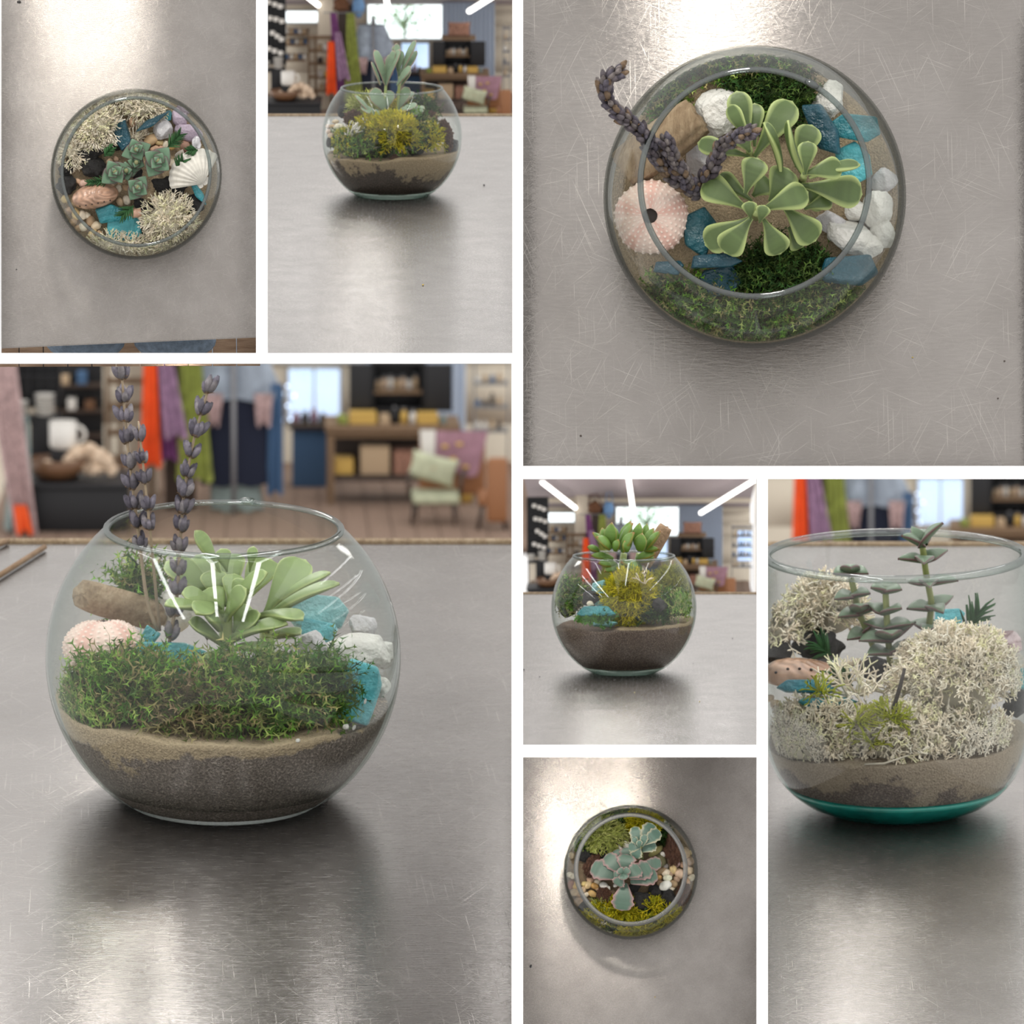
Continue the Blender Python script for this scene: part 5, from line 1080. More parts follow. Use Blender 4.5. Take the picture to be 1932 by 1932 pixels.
def crassula_side(P, label, stem, pairs, seed):
    t = Thing(P, 'stacked_succulent', label, 'succulent', tuple(stem[0])); k = np.array(stem, float); q = np.linspace(0, 1, 12); ix = np.linspace(0, 1, len(k))
    t.part('stem', tube(np.stack([np.interp(q, ix, k[:, i]) for i in range(3)], 1), .024, 8, (.24, .27, .09)), M['leaf'])
    for i, (c, tips) in enumerate(pairs):
        for j, (tx, ty, dy, W) in enumerate(tips):
            p0 = np.array(c); p1 = np.array(P.p(tx, ty, c[1]+dy)); d = p1-p0
            t.part('leaf', leaf(p0, p1, W*1.3*P.u, (-d[0]*.4, -.35-d[1]*.3, 1), T=.055, bend=.5, shape='tri', cup=.25, seed=seed+i*3+j, ew=.9, **KC), M['leaf'])
crassula_side(P6, 'tallest stacked plant stem with its tip above the rim', [P6.p(810, 880, .1), P6.p(840, 640, .1), P6.p(810, 480, .05), P6.p(790, 330, .0)], [
    (P6.p(790, 345, 0), [(898, 232, -.1, 100), (686, 298, -.1, 80), (735, 252, .1, 70), (800, 270, .25, 70)]), (P6.p(805, 425, .02), [(668, 415, -.1, 70), (922, 372, .1, 80), (800, 440, -.35, 80)]), (P6.p(822, 540, .05), [(720, 535, .1, 70), (975, 525, -.1, 80), (830, 560, -.4, 80)]),
    (P6.p(840, 665, .1), [(712, 668, -.1, 90), (950, 605, .1, 90), (900, 690, -.3, 80)]), (P6.p(845, 770, .1), [(735, 735, .1, 90), (990, 762, -.1, 80), (800, 790, -.3, 80)]), (P6.p(830, 840, .1), [(740, 830, -.1, 80), (930, 830, -.1, 80)])], 400)
crassula_side(P6, 'stacked plant stem in front of the lava stone, nearest the back lichen', [P6.p(560, 900, .15), P6.p(470, 680, .15), P6.p(425, 480, .15)], [
    (P6.p(425, 490, .15), [(340, 490, -.1, 90), (520, 490, -.1, 90), (430, 460, -.3, 80)]), (P6.p(440, 600, .15), [(345, 620, -.1, 80), (530, 590, -.1, 80)]), (P6.p(470, 690, .15), [(365, 710, -.1, 80), (570, 660, -.1, 90), (480, 660, -.35, 80)]), (P6.p(510, 790, .15), [(410, 825, -.1, 90), (590, 730, -.1, 90)])], 430)
crassula_side(P6, 'middle stacked plant stem with the widest leaves', [P6.p(630, 950, -.02), P6.p(615, 760, -.02), P6.p(605, 560, .0)], [
    (P6.p(605, 580, 0), [(530, 560, -.1, 80), (690, 570, -.1, 80), (620, 540, .2, 80)]), (P6.p(608, 690, 0), [(520, 650, .1, 80), (690, 665, -.15, 90)]), (P6.p(612, 760, 0), [(495, 740, .1, 80), (745, 745, -.1, 90)]), (P6.p(618, 825, -.05), [(470, 830, -.15, 100), (760, 735, .1, 80), (640, 800, -.4, 110)]), (P6.p(625, 890, -.05), [(510, 900, -.15, 100), (740, 860, -.1, 100)])], 460)
# ================================================================== the shop beyond the side-view tables
# one set of goods, modelled once and stood up behind each of the four tables
class Set:
    def __init__(s, key, row, col, k, D, tail):
        s.key = key; s.tail = tail; o = at(col, row, D); r, yt, zt = frame(ray(col, row), .14)
        s.s = k/F*D; s.M = Matrix.Translation(o) @ Matrix((r, yt, zt)).transposed().to_4x4() @ Matrix.Scale(s.s, 4)
SETS = {'2': Set('2', 150, 738, 1.0, 3.0, 'behind the paddle-leaf bowl'), '4': Set('4', 825, 507, 2.0, 20.0, 'behind the largest bowl'),
        '5': Set('5', 1074.5, 1199.4, .83, 3.0, 'behind the dowel bowl'), '6': Set('6', 1015.2, 1700, 1.7, 20.0, 'behind the cream lichen bowl')}
def X(px): return px-738.0
def Z(row, y): return ((150.0-row)-y*.1395)/.9902
def item(name, label, cat, parts, where='2456', group=None, kind=None, base=None):
    """parts: (part name, geometry, material[, parent index]); one copy per set sharing mesh data"""
    vs = np.concatenate([v for _, mb, *_ in parts for v in mb.v]); lo, hi = vs.min(0), vs.max(0)
    b = np.array(((lo[0]+hi[0])/2, (lo[1]+hi[1])/2, lo[2])) if base is None else np.array(base)
    single = len(parts) == 1
    meshes = [mb.mesh(n, mt, tuple(b)) for n, mb, mt, *_ in parts]
    first = None
    for w in where:
        S = SETS[w]; W = S.M @ Matrix.Translation(Vector(b)); lab = label and f'{label} {S.tail}'
        if first is None:
            if single: o = bpy.data.objects.new(name, meshes[0])
            else:
                o = bpy.data.objects.new(name, None)
            kids = []
            if not single:
                for (n, mb, mt, *r), me in zip(parts, meshes):
                    c = bpy.data.objects.new(n, me); COL.objects.link(c); c.parent = kids[r[0]] if r else o; kids.append(c)
            first = (o, kids)
        else:
            o = first[0].copy(); kids = []
            for (n, mb, mt, *r), src in zip(parts, first[1]):
                c = src.copy(); COL.objects.link(c); c.parent = kids[r[0]] if r else o; kids.append(c)
        COL.objects.link(o); o.matrix_world = W
        tag(o, lab, cat, f'{group} {S.tail}' if group else None, kind)
def bx(x0, x1, r0, r1, y0, y1, b=.8, mb=None, c=None):
    """box from its picture extents in set units: rows r0 (top) to r1 (bottom), depth y0..y1"""
    return box(X(x0), X(x1), y0, y1, Z(r1, y0), Z(r0, y0), b, c, mb)
def pt(x, row, y): return np.array((X(x), y, Z(row, y)))
def col(name, c, r=.6, **k): return plain(name, c, r, var=.12, **k)
S_BLACK = col('black_wood', (.012, .012, .014), .5); S_WOOD = bark_mat('shop_wood', (.20, .12, .07), (.34, .22, .13), (.46, .32, .2), (1, 1, 9))
S_WHITE = col('white_ceramic', (.72, .69, .64), .35); S_CREAM = col('cream_wall', (.70, .62, .50), .8); S_DARK = col('dark_wood', (.06, .04, .03), .5)
S_LAMP = plain('tube_lamp', (1, 1, 1), .5, var=0, emit=((1, .98, .94), 3.2))
S_SKY = plain('bright_daylight', (1, 1, 1), .5, var=0, emit=((.80, .94, 1.0), 1.0)); S_BLUE = plain('blue_daylight', (1, 1, 1), .5, var=0, emit=((.20, .50, 1.0), .55))
S_CURT = col('pale_blue_curtain', (.60, .68, .80), .8); S_FRAME = col('window_frame', (.62, .64, .66), .5); S_GREEN = plain('tree_foliage', (.30, .52, .16), .8, var=.5, scale=.2)
S_FLOOR = bark_mat('shop_floor', (.22, .14, .10), (.33, .22, .16), (.42, .30, .22), (.02, .3, 1)); S_CEIL = col('ceiling_paint', (.40, .34, .35), .9)
S_YEL = col('yellow_goods', (.62, .40, .10), .6); S_TAN = col('kraft_goods', (.52, .38, .24), .7); S_BROWN = col('brown_bowl', (.16, .08, .04), .35); S_SHELL = col('shell_goods', (.66, .50, .36), .6)
S_DENIM = plain('light_denim', (.34, .39, .46), .85, var=.35, scale=.06); S_GREY = col('grey_metal', (.2, .2, .21), .4); S_ORANGE = plain('orange_cloth', (.85, .11, .02), .8, var=.2, scale=.05); S_PURP = plain('purple_cloth', (.25, .08, .24), .8, var=.4, scale=.1)
S_LIMEC = plain('green_cloth', (.28, .32, .07), .8, var=.4, scale=.1); S_PALE = plain('pale_green_cloth', (.46, .48, .33), .8, var=.2, scale=.1); S_MAUVE = plain('mauve_textile', (.36, .20, .25), .85, var=.2, scale=.1); S_NAVY = col('navy_cloth', (.012, .016, .035), .9); S_BLUEG = col('blue_cloth', (.07, .14, .26), .85)
S_LEATHER = col('tan_leather', (.30, .13, .055), .5); S_GLASSY = glass_mat('jar_glass', face=(.8, .84, .84), edge=(.3, .36, .38)); S_PINK = plain('pink_print_cloth', (.48, .34, .33), .85, var=.5, scale=.25); S_MINT = plain('mint_grey_cloth', (.24, .30, .29), .85, var=.2, scale=.2)
S_FLORAL = plain('floral_cloth', (.38, .20, .14), .85, var=.7, scale=.25); S_STRAW = plain('shaggy_brown', (.20, .09, .045), .9, var=.5, scale=.3, bmp=.5, bscale=.6); S_BLUEB = plain('sky_blue_cloth', (.16, .30, .52), .8, var=.3, scale=.1)
BULB = plain('string_bulb', (1, 1, 1), .4, var=0, emit=((.55, .72, 1), 4.0))

# shell of the shop: wall with openings, floor, ceiling
WY = 480
def wall(where, x0, x1, r0, r1, holes):
    xs = sorted({x0, x1}|{h[0] for h in holes}|{h[1] for h in holes}); rs = sorted({r0, r1}|{h[2] for h in holes}|{h[3] for h in holes}); mb = MB()
    for i in range(len(xs)-1):
        for j in range(len(rs)-1):
            if any(h[0] <= xs[i] < h[1] and h[2] <= rs[j] < h[3] for h in holes): continue
            bx(xs[i], xs[i+1], rs[j], rs[j+1], WY, WY+12, 0, mb)
    item('wall_back', None, None, [('wall_back', mb, S_CREAM)], where, kind='structure')
W1, W2, W3 = (527, 594, 13, 40), (690, 842, -22, 72), (757, 815, 76, 136)
for w, x0, x1 in (('2', 460, 1060), ('4', 450, 1080), ('5', 484, 1011), ('6', 560, 960)):
    wall(w, x0, x1, -140, 262, (W1, W2, W3) if w != '6' else (W2, W3))
def window(i, h, mt, bars, where='2456'):
    x0, x1, r0, r1 = h; f = MB(); t = 2.2
    for a in ((x0, x1, r0, r0+t), (x0, x1, r1-t, r1), (x0, x0+t, r0, r1), (x1-t, x1, r0, r1)): bx(*a, WY-3, WY+10, .3, f)
    for b in bars: bx(b-1.2, b+1.2, r0, r1, WY-1, WY+8, .3, f)
    item(f'window_{i}', None, None, [('frame', f, S_FRAME), ('pane', bx(x0, x1, r0, r1, WY+60, WY+62, 0), mt)], where, kind='structure')
window(1, W1, S_SKY, (), '245'); window(2, W2, S_SKY, (767,)); window(3, W3, S_BLUE, (786,))
def trees():
    mb = MB(); r = np.random.default_rng(3)
    for i in range(420):
        x = r.normal(762, 33); row = r.normal(18, 27)
        if 694 < x < 836 and -26 < row < 70: rock(pt(x, row, WY+34+r.uniform(-8, 8)), (r.uniform(3, 6), 2, r.uniform(2, 4)), 500+i, n1=.3, n2=0, sub=1, rot=(0, r.uniform(-1, 1), 0), mb=mb)
    for a, b in (((768, 78), (762, 30)), ((765, 50), (745, 10)), ((764, 45), (785, 5))): tube([pt(*a, WY+30), pt(*b, WY+30)], (2, 1), 6, mb=mb)
    item('tree', 'green leafy street tree outside the shop window', 'tree', [('tree', mb, S_GREEN)])
trees()
fz = lambda: None
for w, x0, x1 in (('2', 470, 1040), ('4', 470, 1060), ('5', 486, 1009), ('6', 570, 950)):
    z = Z(252, -60); mb = MB(); n = 26; planks = []
    for i in range(n): planks.append(box(X(x0)+(x1-x0)*i/n+.4, X(x0)+(x1-x0)*(i+1)/n-.4, -60, WY, z-4, z+.15*(i % 3), .3))
    f = [('base', box(X(x0), X(x1), -60, WY, z-8, z-4.2, .2), S_DARK)]+[('plank', q, S_FLOOR) for q in planks]
    item('floor', None, None, f, w, kind='structure')
for w, x0, x1 in (('2', 470, 1040), ('5', 486, 1009)):
    mb = MB(); a = [(X(x0), -160, Z(-66, -160)), (X(x1), -160, Z(-66, -160)), (X(x1), WY, Z(2, WY)), (X(x0), WY, Z(2, WY))]
    mb.add([*a, *[(p[0], p[1], p[2]+6) for p in a]], [(0, 1, 2, 3), (7, 6, 5, 4), (0, 4, 5, 1), (1, 5, 6, 2), (2, 6, 7, 3), (3, 7, 4, 0)])
    item('ceiling', None, None, [('ceiling', mb, S_CEIL)], w, kind='structure')
    bm_ = bx(x0, x1, -22, -6, 300, 330, 1); item('trim_1', None, None, [('trim_1', bm_, S_CREAM)], w, kind='structure')
for lab, a, b in (('long ceiling tube lamp over the mug rack', (529, -45), (602, 10)), ('ceiling tube lamp over the middle of the shop', (721, -60), (732, 14)), ('long ceiling tube lamp over the black cabinet', (1004, -50), (890, 18))):
    p, q = pt(*a, -140), pt(*b, 280); k = np.linspace(0, 1, 6)[:, None]
    item('ceiling_lamp', lab, 'lamp', [('tube', tube(p+(q-p)*k, 4.4, 12), S_LAMP), ('housing', tube(p+(q-p)*k+np.array((0, 0, 4.5)), 3.0, 8), S_WHITE)], '25')
item('pillar', None, None, [('pillar', bx(597, 626, -30, 208.6, 250, 285, 1.5), S_CREAM)], '245', kind='structure')
item('pillar', None, None, [('pillar', bx(636, 666, 10, 221.2, 160, 190, 1), S_DARK)], '2456', kind='structure')
cur = MB(); U, V = np.meshgrid(np.linspace(0, 1, 90), np.linspace(0, 1, 8), indexing='ij')
cur.add(np.stack([X(840)+104*U, 440+4*np.sin(U*75), Z(-24, 440)-(Z(-24, 440)-Z(150, 440))*V], -1).reshape(-1, 3), grid_faces(90, 8))
item('curtain', 'pale blue pleated curtain beside the shop window', 'curtain', [('curtain', cur, S_CURT)], '2456')

# mug rack
rack = [('board', bx(488, 538, -16, 122, 112, 118, 1), S_BLACK)]; gridb = MB()
for i in range(6): bx(488+i*9.6, 489.6+i*9.6, -16, 122, 106, 113, .2, gridb)
for j in range(6): bx(488, 538, -14+j*26, -12+j*26, 104, 113, .2, gridb)
rack.append(('rail', gridb, S_BLACK)); rack += [('post', bx(x, x+3, -16, 227, 118, 122, .3), S_BLACK) for x in (490, 533)]; item('mug_rack', 'tall black wall rack hung with white mugs', 'rack', rack, '245')
def mug(x, row, s, y=99):
    b = lathe([(1e-3, 0), (s*.42, 0), (s*.5, s*.1), (s*.5, s), (s*.42, s), (s*.42, s*.15), (1e-3, s*.12)], 20); b.v = [v+pt(x, row, y) for v in b.v]
    a = np.linspace(-1.5, 1.5, 9); h = tube(np.stack([s*.48+s*.32*np.cos(a), 0*a, s*.5+s*.32*np.sin(a)], 1)+pt(x, row, y), s*.07, 6); return b, h
mp = [(505, 8), (517, 12), (527, 16), (508, 38), (519, 40), (530, 44), (512, 66), (521, 72), (529, 78), (505, 96), (516, 100), (527, 104)]
for i, (x, row) in enumerate(mp):
    b, h = mug(x, row, 8.5); item('mug', f'white mug in {ORD[i//3]} row of the black rack, {ORD[i%3]} along,', 'mug', [('cup', b, S_WHITE), ('handle', h, S_WHITE)], '25', group='white mugs on the rack')
# dark display counter with dishes, bowl and shells
item('display_counter', 'low black display counter holding dishes and shells', 'table', [('top', bx(488, 606, 194, 199, 20, 110, .8), S_BLACK), ('body', bx(490, 604, 199, 239.5, 26, 106, .8), S_BLACK), ('riser', bx(509, 537, 130, 180, 90, 108, .8), S_BLACK), ('riser', bx(530, 556, 162, 189, 50, 72, .8), S_BLACK), ('shelf', bx(490, 512, 132, 136, 80, 118, .5), S_BLACK)], '245')
def disc(x, row, y, prof): b = lathe(prof, 32); b.v = [v+pt(x, row, y) for v in b.v]; return b
item('wooden_bowl', 'broad dark wooden bowl on the black counter', 'bowl', [('body', disc(536, 189.6, 50, [(1e-3, 0), (15, 0), (24, 8), (29, 20), (27.5, 20), (22, 9), (13, 2.5), (1e-3, 2)]), S_BROWN)], '245')
for i, (x, row, s) in enumerate(((520, 176, 11), (530, 172, 12), (541, 174, 11), (549, 168, 14), (556, 160, 16), (567, 158, 17), (576, 164, 15), (584, 168, 14), (563, 172, 15), (574, 176, 13), (589, 177, 11), (552, 180, 10))):
    item('sea_shell', f'cream sea shell beside the wooden bowl, {ORD[i]} along,', 'shell', [('sea_shell', rock(pt(x, row+5, 46+i % 3*4), (s*1.3, s, s*.9), 600+i, planes=4, n1=.35, n2=.1, sub=3, rot=(i, i*.7, i*.4)), S_SHELL)], '245', group='sea shells on the counter')
for i, (x, row, n) in enumerate(((523, 129, 7), (498, 129.6, 5))):
    mb = MB()
    for j in range(n): b = disc(x, row-j*3, 96, [(1e-3, 0), (6, 0), (10, 2.6), (9.6, 2.6), (5.6, .6), (1e-3, .6)]); mb.add(np.concatenate(b.v), [tuple(f) for f in b.f])
    item('bowl_stack', ('taller stack of white bowls on the riser', 'shorter stack of white bowls on the riser')[i], 'dishes', [('bowl_stack', mb, S_WHITE)], '245')
b, h = mug(542, 160.4, 26, 60); item('pitcher', 'white ceramic pitcher behind the wooden bowl', 'pitcher', [('body', b, S_WHITE), ('handle', h, S_WHITE)], '245')
# wooden shelving
sh = [('post', bx(x, x+4, 66, 215.6, 200, 206, .4), S_WOOD) for x in (577, 590, 620)]+[('shelf', bx(577, 624, r, r+3, 200, 236, .4), S_WOOD) for r in (70, 95, 120, 146, 172)]
item('shelf_unit', 'slatted wooden shelf unit of small goods', 'shelf', sh, '245')
for i, (x, row, w, h, m) in enumerate(((596, 95, 9, 10, S_TAN), (607, 95, 8, 13, S_WHITE), (596, 120, 10, 11, S_DARK), (608, 120, 9, 9, S_TAN), (597, 146, 9, 12, S_WHITE), (609, 146, 10, 10, S_YEL), (598, 172, 10, 12, S_TAN), (610, 172, 8, 13, S_DARK))):
    item('carton', f'small carton on the slatted shelf, {ORD[i//2]} tier, {ORD[i%2]} along,', 'box', [('carton', bx(x, x+w, row-h, row, 206, 226, .6), m)], '25', group='cartons on the slatted shelf')
for i, (x0, x1, r0, r1) in enumerate(((528, 575, 50, 62), (530, 572, 70, 82), (528, 570, 92, 112))):
    item('shelf_row', ('upper', 'middle', 'lower')[i]+' far shelf of pale bottles', 'shelf', [('board', bx(x0, x1, r1, r1+3, 380, 479, .4), S_WOOD)]+[('bottle', disc(x0+5+k*8.5, r1, 395, [(1e-3, 0), (3, 0), (3.2, 8), (1.3, 10), (1.3, 13), (1e-3, 13)]), (S_WHITE, S_TAN, S_BLUEG)[(i+k) % 3]) for k in range(5)], '25')
# clothes
def drape(pts_top, pts_bot, y, folds, amp, mt, n=70, m=14, flare=1.0):
    U, V = np.meshgrid(np.linspace(0, 1, n), np.linspace(0, 1, m), indexing='ij')
    xl = pts_top[0]+(pts_bot[0]-pts_top[0])*V**flare; xr = pts_top[1]+(pts_bot[1]-pts_top[1])*V**flare
    row = pts_top[2]+(pts_bot[2]-pts_top[2])*V+2.5*np.sin(U*9)*V
    Y = y+amp*np.sin(U*folds*2*math.pi+1.5*V)*(.4+.6*V)
    v = np.stack([X(xl+(xr-xl)*U), Y, Z(row, y)], -1).reshape(-1, 3); mb = MB().add(v, grid_faces(n, m)); mb.add(v+np.array((0, 2.2, 0)), grid_faces(n, m)[:, ::-1]); return mb
def garment(name, label, t, b, y, folds, amp, mt, where='2456', cat='garment', flare=1.0):
    item(name, label, cat, [(name, drape(t, b, y, folds, amp, mt, flare=flare), mt)], where)
garment('scarf', 'purple patterned scarf hanging down', (622, 634, 24), (630, 652, 172), 130, 4, 3, S_PURP)
garment('scarf', 'bright orange scarf hanging', (617, 630, 78), (613, 634, 178), 122, 3, 3, S_ORANGE)
garment('scarf', 'lilac striped scarf hanging beside the orange one', (630, 642, 60), (636, 660, 150), 118, 3, 3, plain('lilac_cloth', (.36, .22, .34), .8, var=.5, scale=.15))
garment('scarf', 'olive green scarf hanging', (653, 668, 24), (648, 684, 192), 128, 4, 3, S_LIMEC)
item('tote_bag', 'shaggy brown bag on top of the dark post', 'bag', [('body', rock(pt(643, 8, 150), (33, 20, 34), 21, n1=.3, n2=.3, sub=3), S_STRAW), ('strap', tube([pt(630, -4, 150), pt(634, -22, 150), pt(650, -24, 150), pt(657, -4, 150)], 1.2, 6), S_STRAW)], '25')
item('cloth_bag', 'sky blue cloth bag hung by the dark post', 'bag', [('body', rock(pt(676, 12, 150), (24, 16, 40), 22, n1=.25, n2=.08, sub=3), S_BLUEB), ('strap', tube([pt(668, 0, 150), pt(672, -28, 150), pt(682, -28, 150), pt(686, 0, 150)], 1.0, 6), S_BLUEB)], '25')
def skirt(x0t, x1t, r0, x0b, x1b, r1, y, d, folds, amp):
    n, m = 90, 12; a = np.linspace(0, 2*math.pi, n, endpoint=False); v = []
    for t in np.linspace(0, 1, m):
        cx = (x0t+x1t)/2+((x0b+x1b)-(x0t+x1t))/2*t; w = ((x1t-x0t)+((x1b-x0b)-(x1t-x0t))*t)/2
        k = 1+amp*t*np.sin(a*folds); v.append(np.stack([X(cx)+w*np.cos(a)*k, y+d*np.sin(a)*k, Z(r0+(r1-r0)*t, y)+1.5*np.sin(a*7)*t], -1))
    return MB().add(np.concatenate(v), grid_faces(m, n, wrap_v=True))
item('dress_form', 'dress form in a light denim jacket and dark dress', 'mannequin', [('stand', tube([pt(704, 30, 125), pt(704, 150, 125), pt(704, 226, 125)], 2.6, 10), S_GREY), ('neck', disc(704, 46, 150, [(1e-3, 0), (5, 0), (4, 10), (2, 18), (1e-3, 19)]), S_BLACK),
     ('jacket', skirt(676, 726, 46, 658, 752, 112, 150, 16, 9, .06), S_DENIM), ('placket', bx(702.5, 706, 46, 110, 131, 134, .4), S_BLUEG), ('dress', skirt(674, 738, 100, 672, 742, 196, 150, 13, 7, .07), S_NAVY), ('lining', skirt(680, 730, 190, 682, 732, 221, 152, 11, 9, .05), S_MINT)])
garment('scarf', 'blue-grey scarf hanging beside the dress form', (738, 752, 98), (736, 752, 205), 140, 3, 2.5, S_BLUEG, '2456')
garment('shawl', 'pink shawl end hanging under the jacket', (676, 694, 108), (680, 690, 138), 128, 3, 2, S_PINK, '2456')
garment('shawl', 'pink shawl end under the far jacket sleeve', (724, 742, 108), (726, 740, 138), 128, 3, 2, S_PINK, '2456')
# black cabinet with jars on the wooden goods table
item('cabinet', 'black open cabinet with folded back doors', 'cabinet', [('back', bx(842, 892, 76, 124, 262, 265, .4), S_BLACK), ('side', bx(840, 843, 76, 124, 230, 265, .4), S_BLACK), ('side', bx(891, 894, 76, 124, 230, 265, .4), S_BLACK), ('top', bx(840, 894, 75, 78, 228, 265, .4), S_BLACK), ('shelf', bx(843, 891, 104, 107, 232, 263, .4), S_WOOD), ('bottom', bx(840, 894, 121, 124, 228, 265, .4), S_BLACK), ('plinth', bx(842, 892, 124, 133.4, 230, 262, .4), S_BLACK),
     ('door', bx(818, 840, 77, 124, 226, 231, .5), S_BLACK), ('door', bx(894, 921, 77, 124, 226, 231, .5), S_BLACK)])
for i in range(7):
    h = (11, 14, 15, 13, 15, 12, 16)[i]; w = 2.7
    item('jar', f'{ORD[i]} jar along the black cabinet shelf', 'jar', [('body', disc(847+i*6.3, 102.2, 244, [(1e-3, 0), (w, 0), (w, h*.75), (w*.7, h*.82), (1e-3, h*.82)]), (S_TAN, S_SHELL, S_WHITE)[i % 3]), ('lid', disc(847+i*6.3, 102.2-h*.8, 244, [(1e-3, 0), (w*.8, 0), (w*.8, h*.18), (1e-3, h*.18)]), S_GREY)], group='jars in the black cabinet')
def cushion(c, w, h, d, rz, ry=0):
    n = 22; U, V = np.meshgrid(np.linspace(-1, 1, n), np.linspace(-1, 1, n), indexing='ij'); th = ((1-U**4)*(1-V**4))**.5; px = 1-.08*(1-V**2)*np.abs(U)**3; pz = 1-.08*(1-U**2)*np.abs(V)**3
    R_ = rotm(0, ry, rz); mb = MB()
    for s in (1, -1):
        v = np.stack([U*w/2*px, s*th*d/2, V*h/2*pz], -1).reshape(-1, 3)@R_.T+np.array(c); mb.add(v, grid_faces(n, n)[:, ::-s])
    return mb
item('plank_shelf', 'pale plank on top of the black cabinet', 'board', [('plank_shelf', bx(836, 902, 69, 75, 226, 266, .5), S_WOOD)], '25')
item('cushion', 'floral cushion standing on top of the cabinet', 'cushion', [('cover', cushion(pt(870, 53, 240), 44, 28, 12, 0), S_FLORAL), ('piping', tube([pt(849, 40, 240), pt(870, 42, 240), pt(891, 40, 240)], .8, 6), S_TAN)], '25')
item('goods_table', 'wooden table of goods below the black cabinet', 'table', [('top', bx(794, 928, 139, 146, 190, 270, .8), S_WOOD), ('apron', bx(798, 924, 146, 151, 194, 198, .4), S_WOOD), ('lower_shelf', bx(798, 924, 188, 194, 196, 264, .6), S_DARK), ('back_panel', bx(800, 922, 148, 190, 255, 258, .4), S_DARK)]+[('leg', bx(x, x+7, 146, 252-(y+60)*.1395, y, y+7, .5), S_WOOD) for x in (796, 918) for y in (192, 258)])
for i, (x0, x1, r0, r1, m, lab) in enumerate(((818, 845, 127, 139, S_YEL, 'yellow carton set at the near end of the goods table'), (885, 906, 128, 139, S_YEL, 'yellow carton set at the far end of the goods table'), (848, 858, 130, 139, S_TAN, 'kraft box beside the yellow carton on the goods table'), (806, 816, 131, 139, S_LIMEC, 'small green box on the goods table corner'), (829, 858, 160, 188, S_TAN, 'large kraft carton under the goods table'), (862, 890, 164, 188, S_FLORAL, 'patterned carton under the goods table'), (802, 822, 172, 188, S_YEL, 'yellow basket under the goods table'), (894, 915, 168, 188, S_PALE, 'pale folded cloth under the goods table'))):
    item('carton', lab, 'box', [('box', bx(x0, x1, r0, r1-(1.5 if r1 == 139 else .7), 200, 224, 1), m), ('flap', bx(x0+.5, x1-.5, r0-.8, r0+.6, 199, 225, .3), m)])
for i, (x, h, m, lab) in enumerate(((863, 17, S_BLACK, 'black bottle on the goods table'), (872, 16, S_YEL, 'amber bottle on the goods table'), (881, 14, S_WHITE, 'white candle on the goods table'), (911, 10, S_MINT, 'grey tin on the goods table'))):
    item('bottle', lab, 'bottle', [('body', disc(x, 136.7, 206, [(1e-3, 0), (3.4, 0), (3.4, h*.7), (1.6, h*.8), (1.6, h*.9), (1e-3, h*.9)]), m), ('cap', disc(x, 136.7-h*.88, 206, [(1e-3, 0), (1.9, 0), (1.9, h*.12), (1e-3, h*.12)]), S_GREY)])
for i, (x, h) in enumerate(((775, 12), (784, 15), (793, 10), (766, 11))):
    item('vase', ('short squat dark vase on the far display', 'tallest dark vase on the far display', 'smallest dark vase on the far display', 'dark vase at the near end of the far display')[i], 'vase', [('vase', disc(x, 135.1, 320, [(1e-3, 0), (3.5, 0), (4.5, h*.5), (2.2, h*.85), (2.8, h), (1e-3, h*.98)]), (S_DARK, S_MAUVE)[i % 2])], '245', group='vases on the far display')
item('low_display', 'dark low display stand under the glass door', 'table', [('top', bx(758, 806, 138, 142, 300, 340, .5), S_DARK), ('body', bx(762, 802, 142, 200.8, 306, 336, .5), S_BLUEG)], '245')
sb = [(757, 98), (753, 106), (764, 108), (757, 118), (752, 132), (760, 132)]
item('string_lights', 'string of tiny blue-white bulbs hanging by the glass door', 'lights', [('cord', tube([pt(758, -20, 302), pt(757, 60, 302)]+[pt(*q, 302) for q in sb], .35, 5), S_GREY)]+[('bulb', rock(pt(x, r, 300), (2, 2, 2), 1, n1=0, n2=0, sub=2), BULB) for x, r in sb], '46')
item('garment_rail', 'thin dark rail the scarves hang from', 'rail', [('rail', tube([pt(608, 23, 130), pt(650, 23, 130), pt(690, 23, 130)], 1.0, 8), S_GREY), ('bracket', tube([pt(651, 23, 130), pt(651, 21, 162)], 1.0, 8), S_GREY)], '2456')
# chair with cushion and textile, second leather chair
lg = [('leg', tube([pt(x, 214, y), pt(x+dx, 252-(y+60)*.1395, y)], (1.8, 1.2), 8), S_DARK) for x, y, dx in ((877, 60, -2), (915, 60, 2), (882, 100, -1), (918, 100, 1))]
item('armchair', 'wooden armchair with pale seat', 'chair', [('seat', bx(876, 922, 206, 215, 56, 104, 3), S_PALE), ('back_rest', bx(884, 948, 150, 206, 100, 108, 3), S_LEATHER), ('arm', tube([pt(873, 206, 58), pt(872, 186, 58), pt(880, 183, 100)], 2, 8), S_DARK), ('arm', tube([pt(922, 206, 58), pt(923, 186, 58), pt(930, 183, 100)], 2, 8), S_DARK)]+lg, '2456')
item('throw_blanket', 'mauve patterned blanket over the armchair back', 'blanket', [('blanket', drape((886, 950, 144), (890, 940, 186), 92, 2, 1.5, S_MAUVE), S_MAUVE), ('stripe', drape((884, 899, 143), (886, 898, 182), 90, 1, .8, S_WHITE), S_WHITE)]+[('motif', disc(x, r, 87, [(1e-3, 0), (3.2, 0), (3.2, 2.5), (1e-3, 2.5)]), S_YEL) for x, r in ((908, 160), (916, 172), (928, 180), (922, 158))], '2456')
item('cushion', 'pale green cushion on the armchair', 'cushion', [('cover', cushion(pt(896, 180, 70), 46, 27, 14, 0, .25), S_PALE), ('button', rock(pt(896, 180, 62), (2.5, 1.5, 2.5), 2, n1=0, n2=0, sub=2), S_TAN)], '2456')
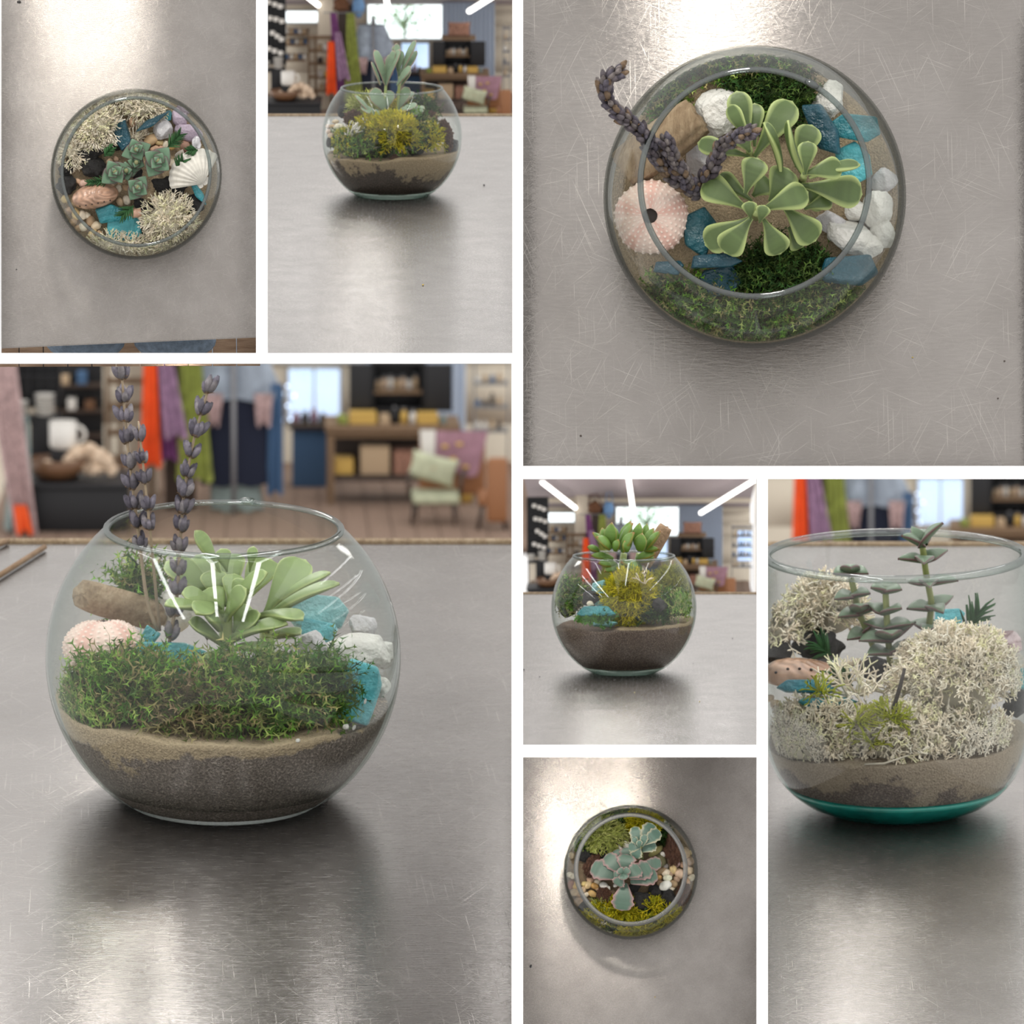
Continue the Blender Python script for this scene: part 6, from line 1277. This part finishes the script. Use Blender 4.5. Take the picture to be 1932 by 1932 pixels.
item('leather_chair', 'tan leather chair cut off at the shop side', 'chair', [('back_rest', bx(946, 966, 170, 232, 26, 36, 4), S_LEATHER), ('seat', bx(938, 966, 205, 216, 30, 70, 3), S_LEATHER), ('leg', tube([pt(942, 214, 34), pt(938, 238.8, 34)], 2, 8), S_DARK), ('leg', tube([pt(962, 214, 34), pt(964, 238.8, 34)], 2, 8), S_DARK)], '245')
item('basket', 'yellow woven basket by the leather chair', 'basket', [('body', disc(932, 214.4, 208, [(1e-3, 0), (10, 0), (13, 18), (12, 18), (9, 2), (1e-3, 1.5)]), S_YEL), ('rim', disc(932, 197.4, 208, [(12.4, -1), (14, 0), (13, 1.4), (11.4, .5)]), S_WHITE)], '245')
def rackx(x0, x1, where, lab, y=180):
    pr = [('post', bx(x, x+1.6, 46, 218.4, y, y+2, .2), S_GREY) for x in (x0, x1-1.6)]+[('shelf', bx(x0, x1, r, r+1.6, y-2, y+24, .2), S_GREY) for r in (52, 74, 97, 120, 144)]
    item('metal_rack', lab, 'rack', pr, where)
    r = np.random.default_rng(int(x0))
    for rr in (74, 97, 120, 144):
        for k in range(int((x1-x0-3)/7)):
            h = r.uniform(8, 15); item('rack_bottle', f'small bottle on the metal rack, {ORD[(74, 97, 120, 144).index(rr)]} shelf, {ORD[k]} along,', 'bottle', [('rack_bottle', disc(x0+5+k*7, rr, y+10, [(1e-3, 0), (2.5, 0), (2.5, h*.7), (1, h*.8), (1, h), (1e-3, h)]), (S_DARK, S_WHITE, S_BLUEG, S_GREY, S_TAN)[int(r.integers(5))])], where, group='bottles on the metal rack')
rackx(953, 968, '2', 'narrow grey metal rack at the shop side'); rackx(960, 1008, '5', 'wide grey metal rack along the shop side'); rackx(940, 975, '4', 'grey metal rack of small goods')
item('side_window', 'bright blue side window behind the metal rack', 'cabinet', [('glow', bx(975, 1008, 60, 130, 230, 232, .3), S_BLUE), ('frame', bx(960, 1009, 44, 60, 226, 236, .5), S_CREAM)], '5')  # pane gives off daylight, as the bright window in the side wall
garment('shawl', 'pinkish printed shawl hanging at the shop edge', (470, 500, 70), (498, 520, 242), 5, 4, 3, S_PINK, '4')
garment('shawl', 'mint grey shawl hanging at the shop edge', (496, 512, 130), (488, 516, 236), 12, 3, 2, S_MINT, '4')
garment('shawl', 'orange-red cloth end low at the shop edge', (498, 510, 214), (500, 516, 240), -2, 2, 2, S_ORANGE, '4')

item('shelf_unit', 'black wall shelf unit behind the white dishes', 'shelf', [('back', bx(500, 566, 60, 184, 424, 428, .4), S_BLACK)]+[('shelf', bx(500, 566, r, r+3, 400, 426, .4), S_DARK) for r in (96, 122, 148)], '4')
for i, (x, r, w, h, m) in enumerate(((506, 96, 9, 12, S_WHITE), (520, 96, 12, 9, S_TAN), (540, 96, 10, 13, S_BLUEG), (510, 122, 12, 10, S_TAN), (530, 122, 9, 12, S_WHITE), (548, 122, 10, 10, S_BROWN))):
    item('carton', f'carton on the black wall shelf, {ORD[i//3]} tier, {ORD[i%3]} along,', 'box', [('carton', bx(x, x+w, r-h, r, 402, 422, .6), m)], '4', group='cartons on the black wall shelf')
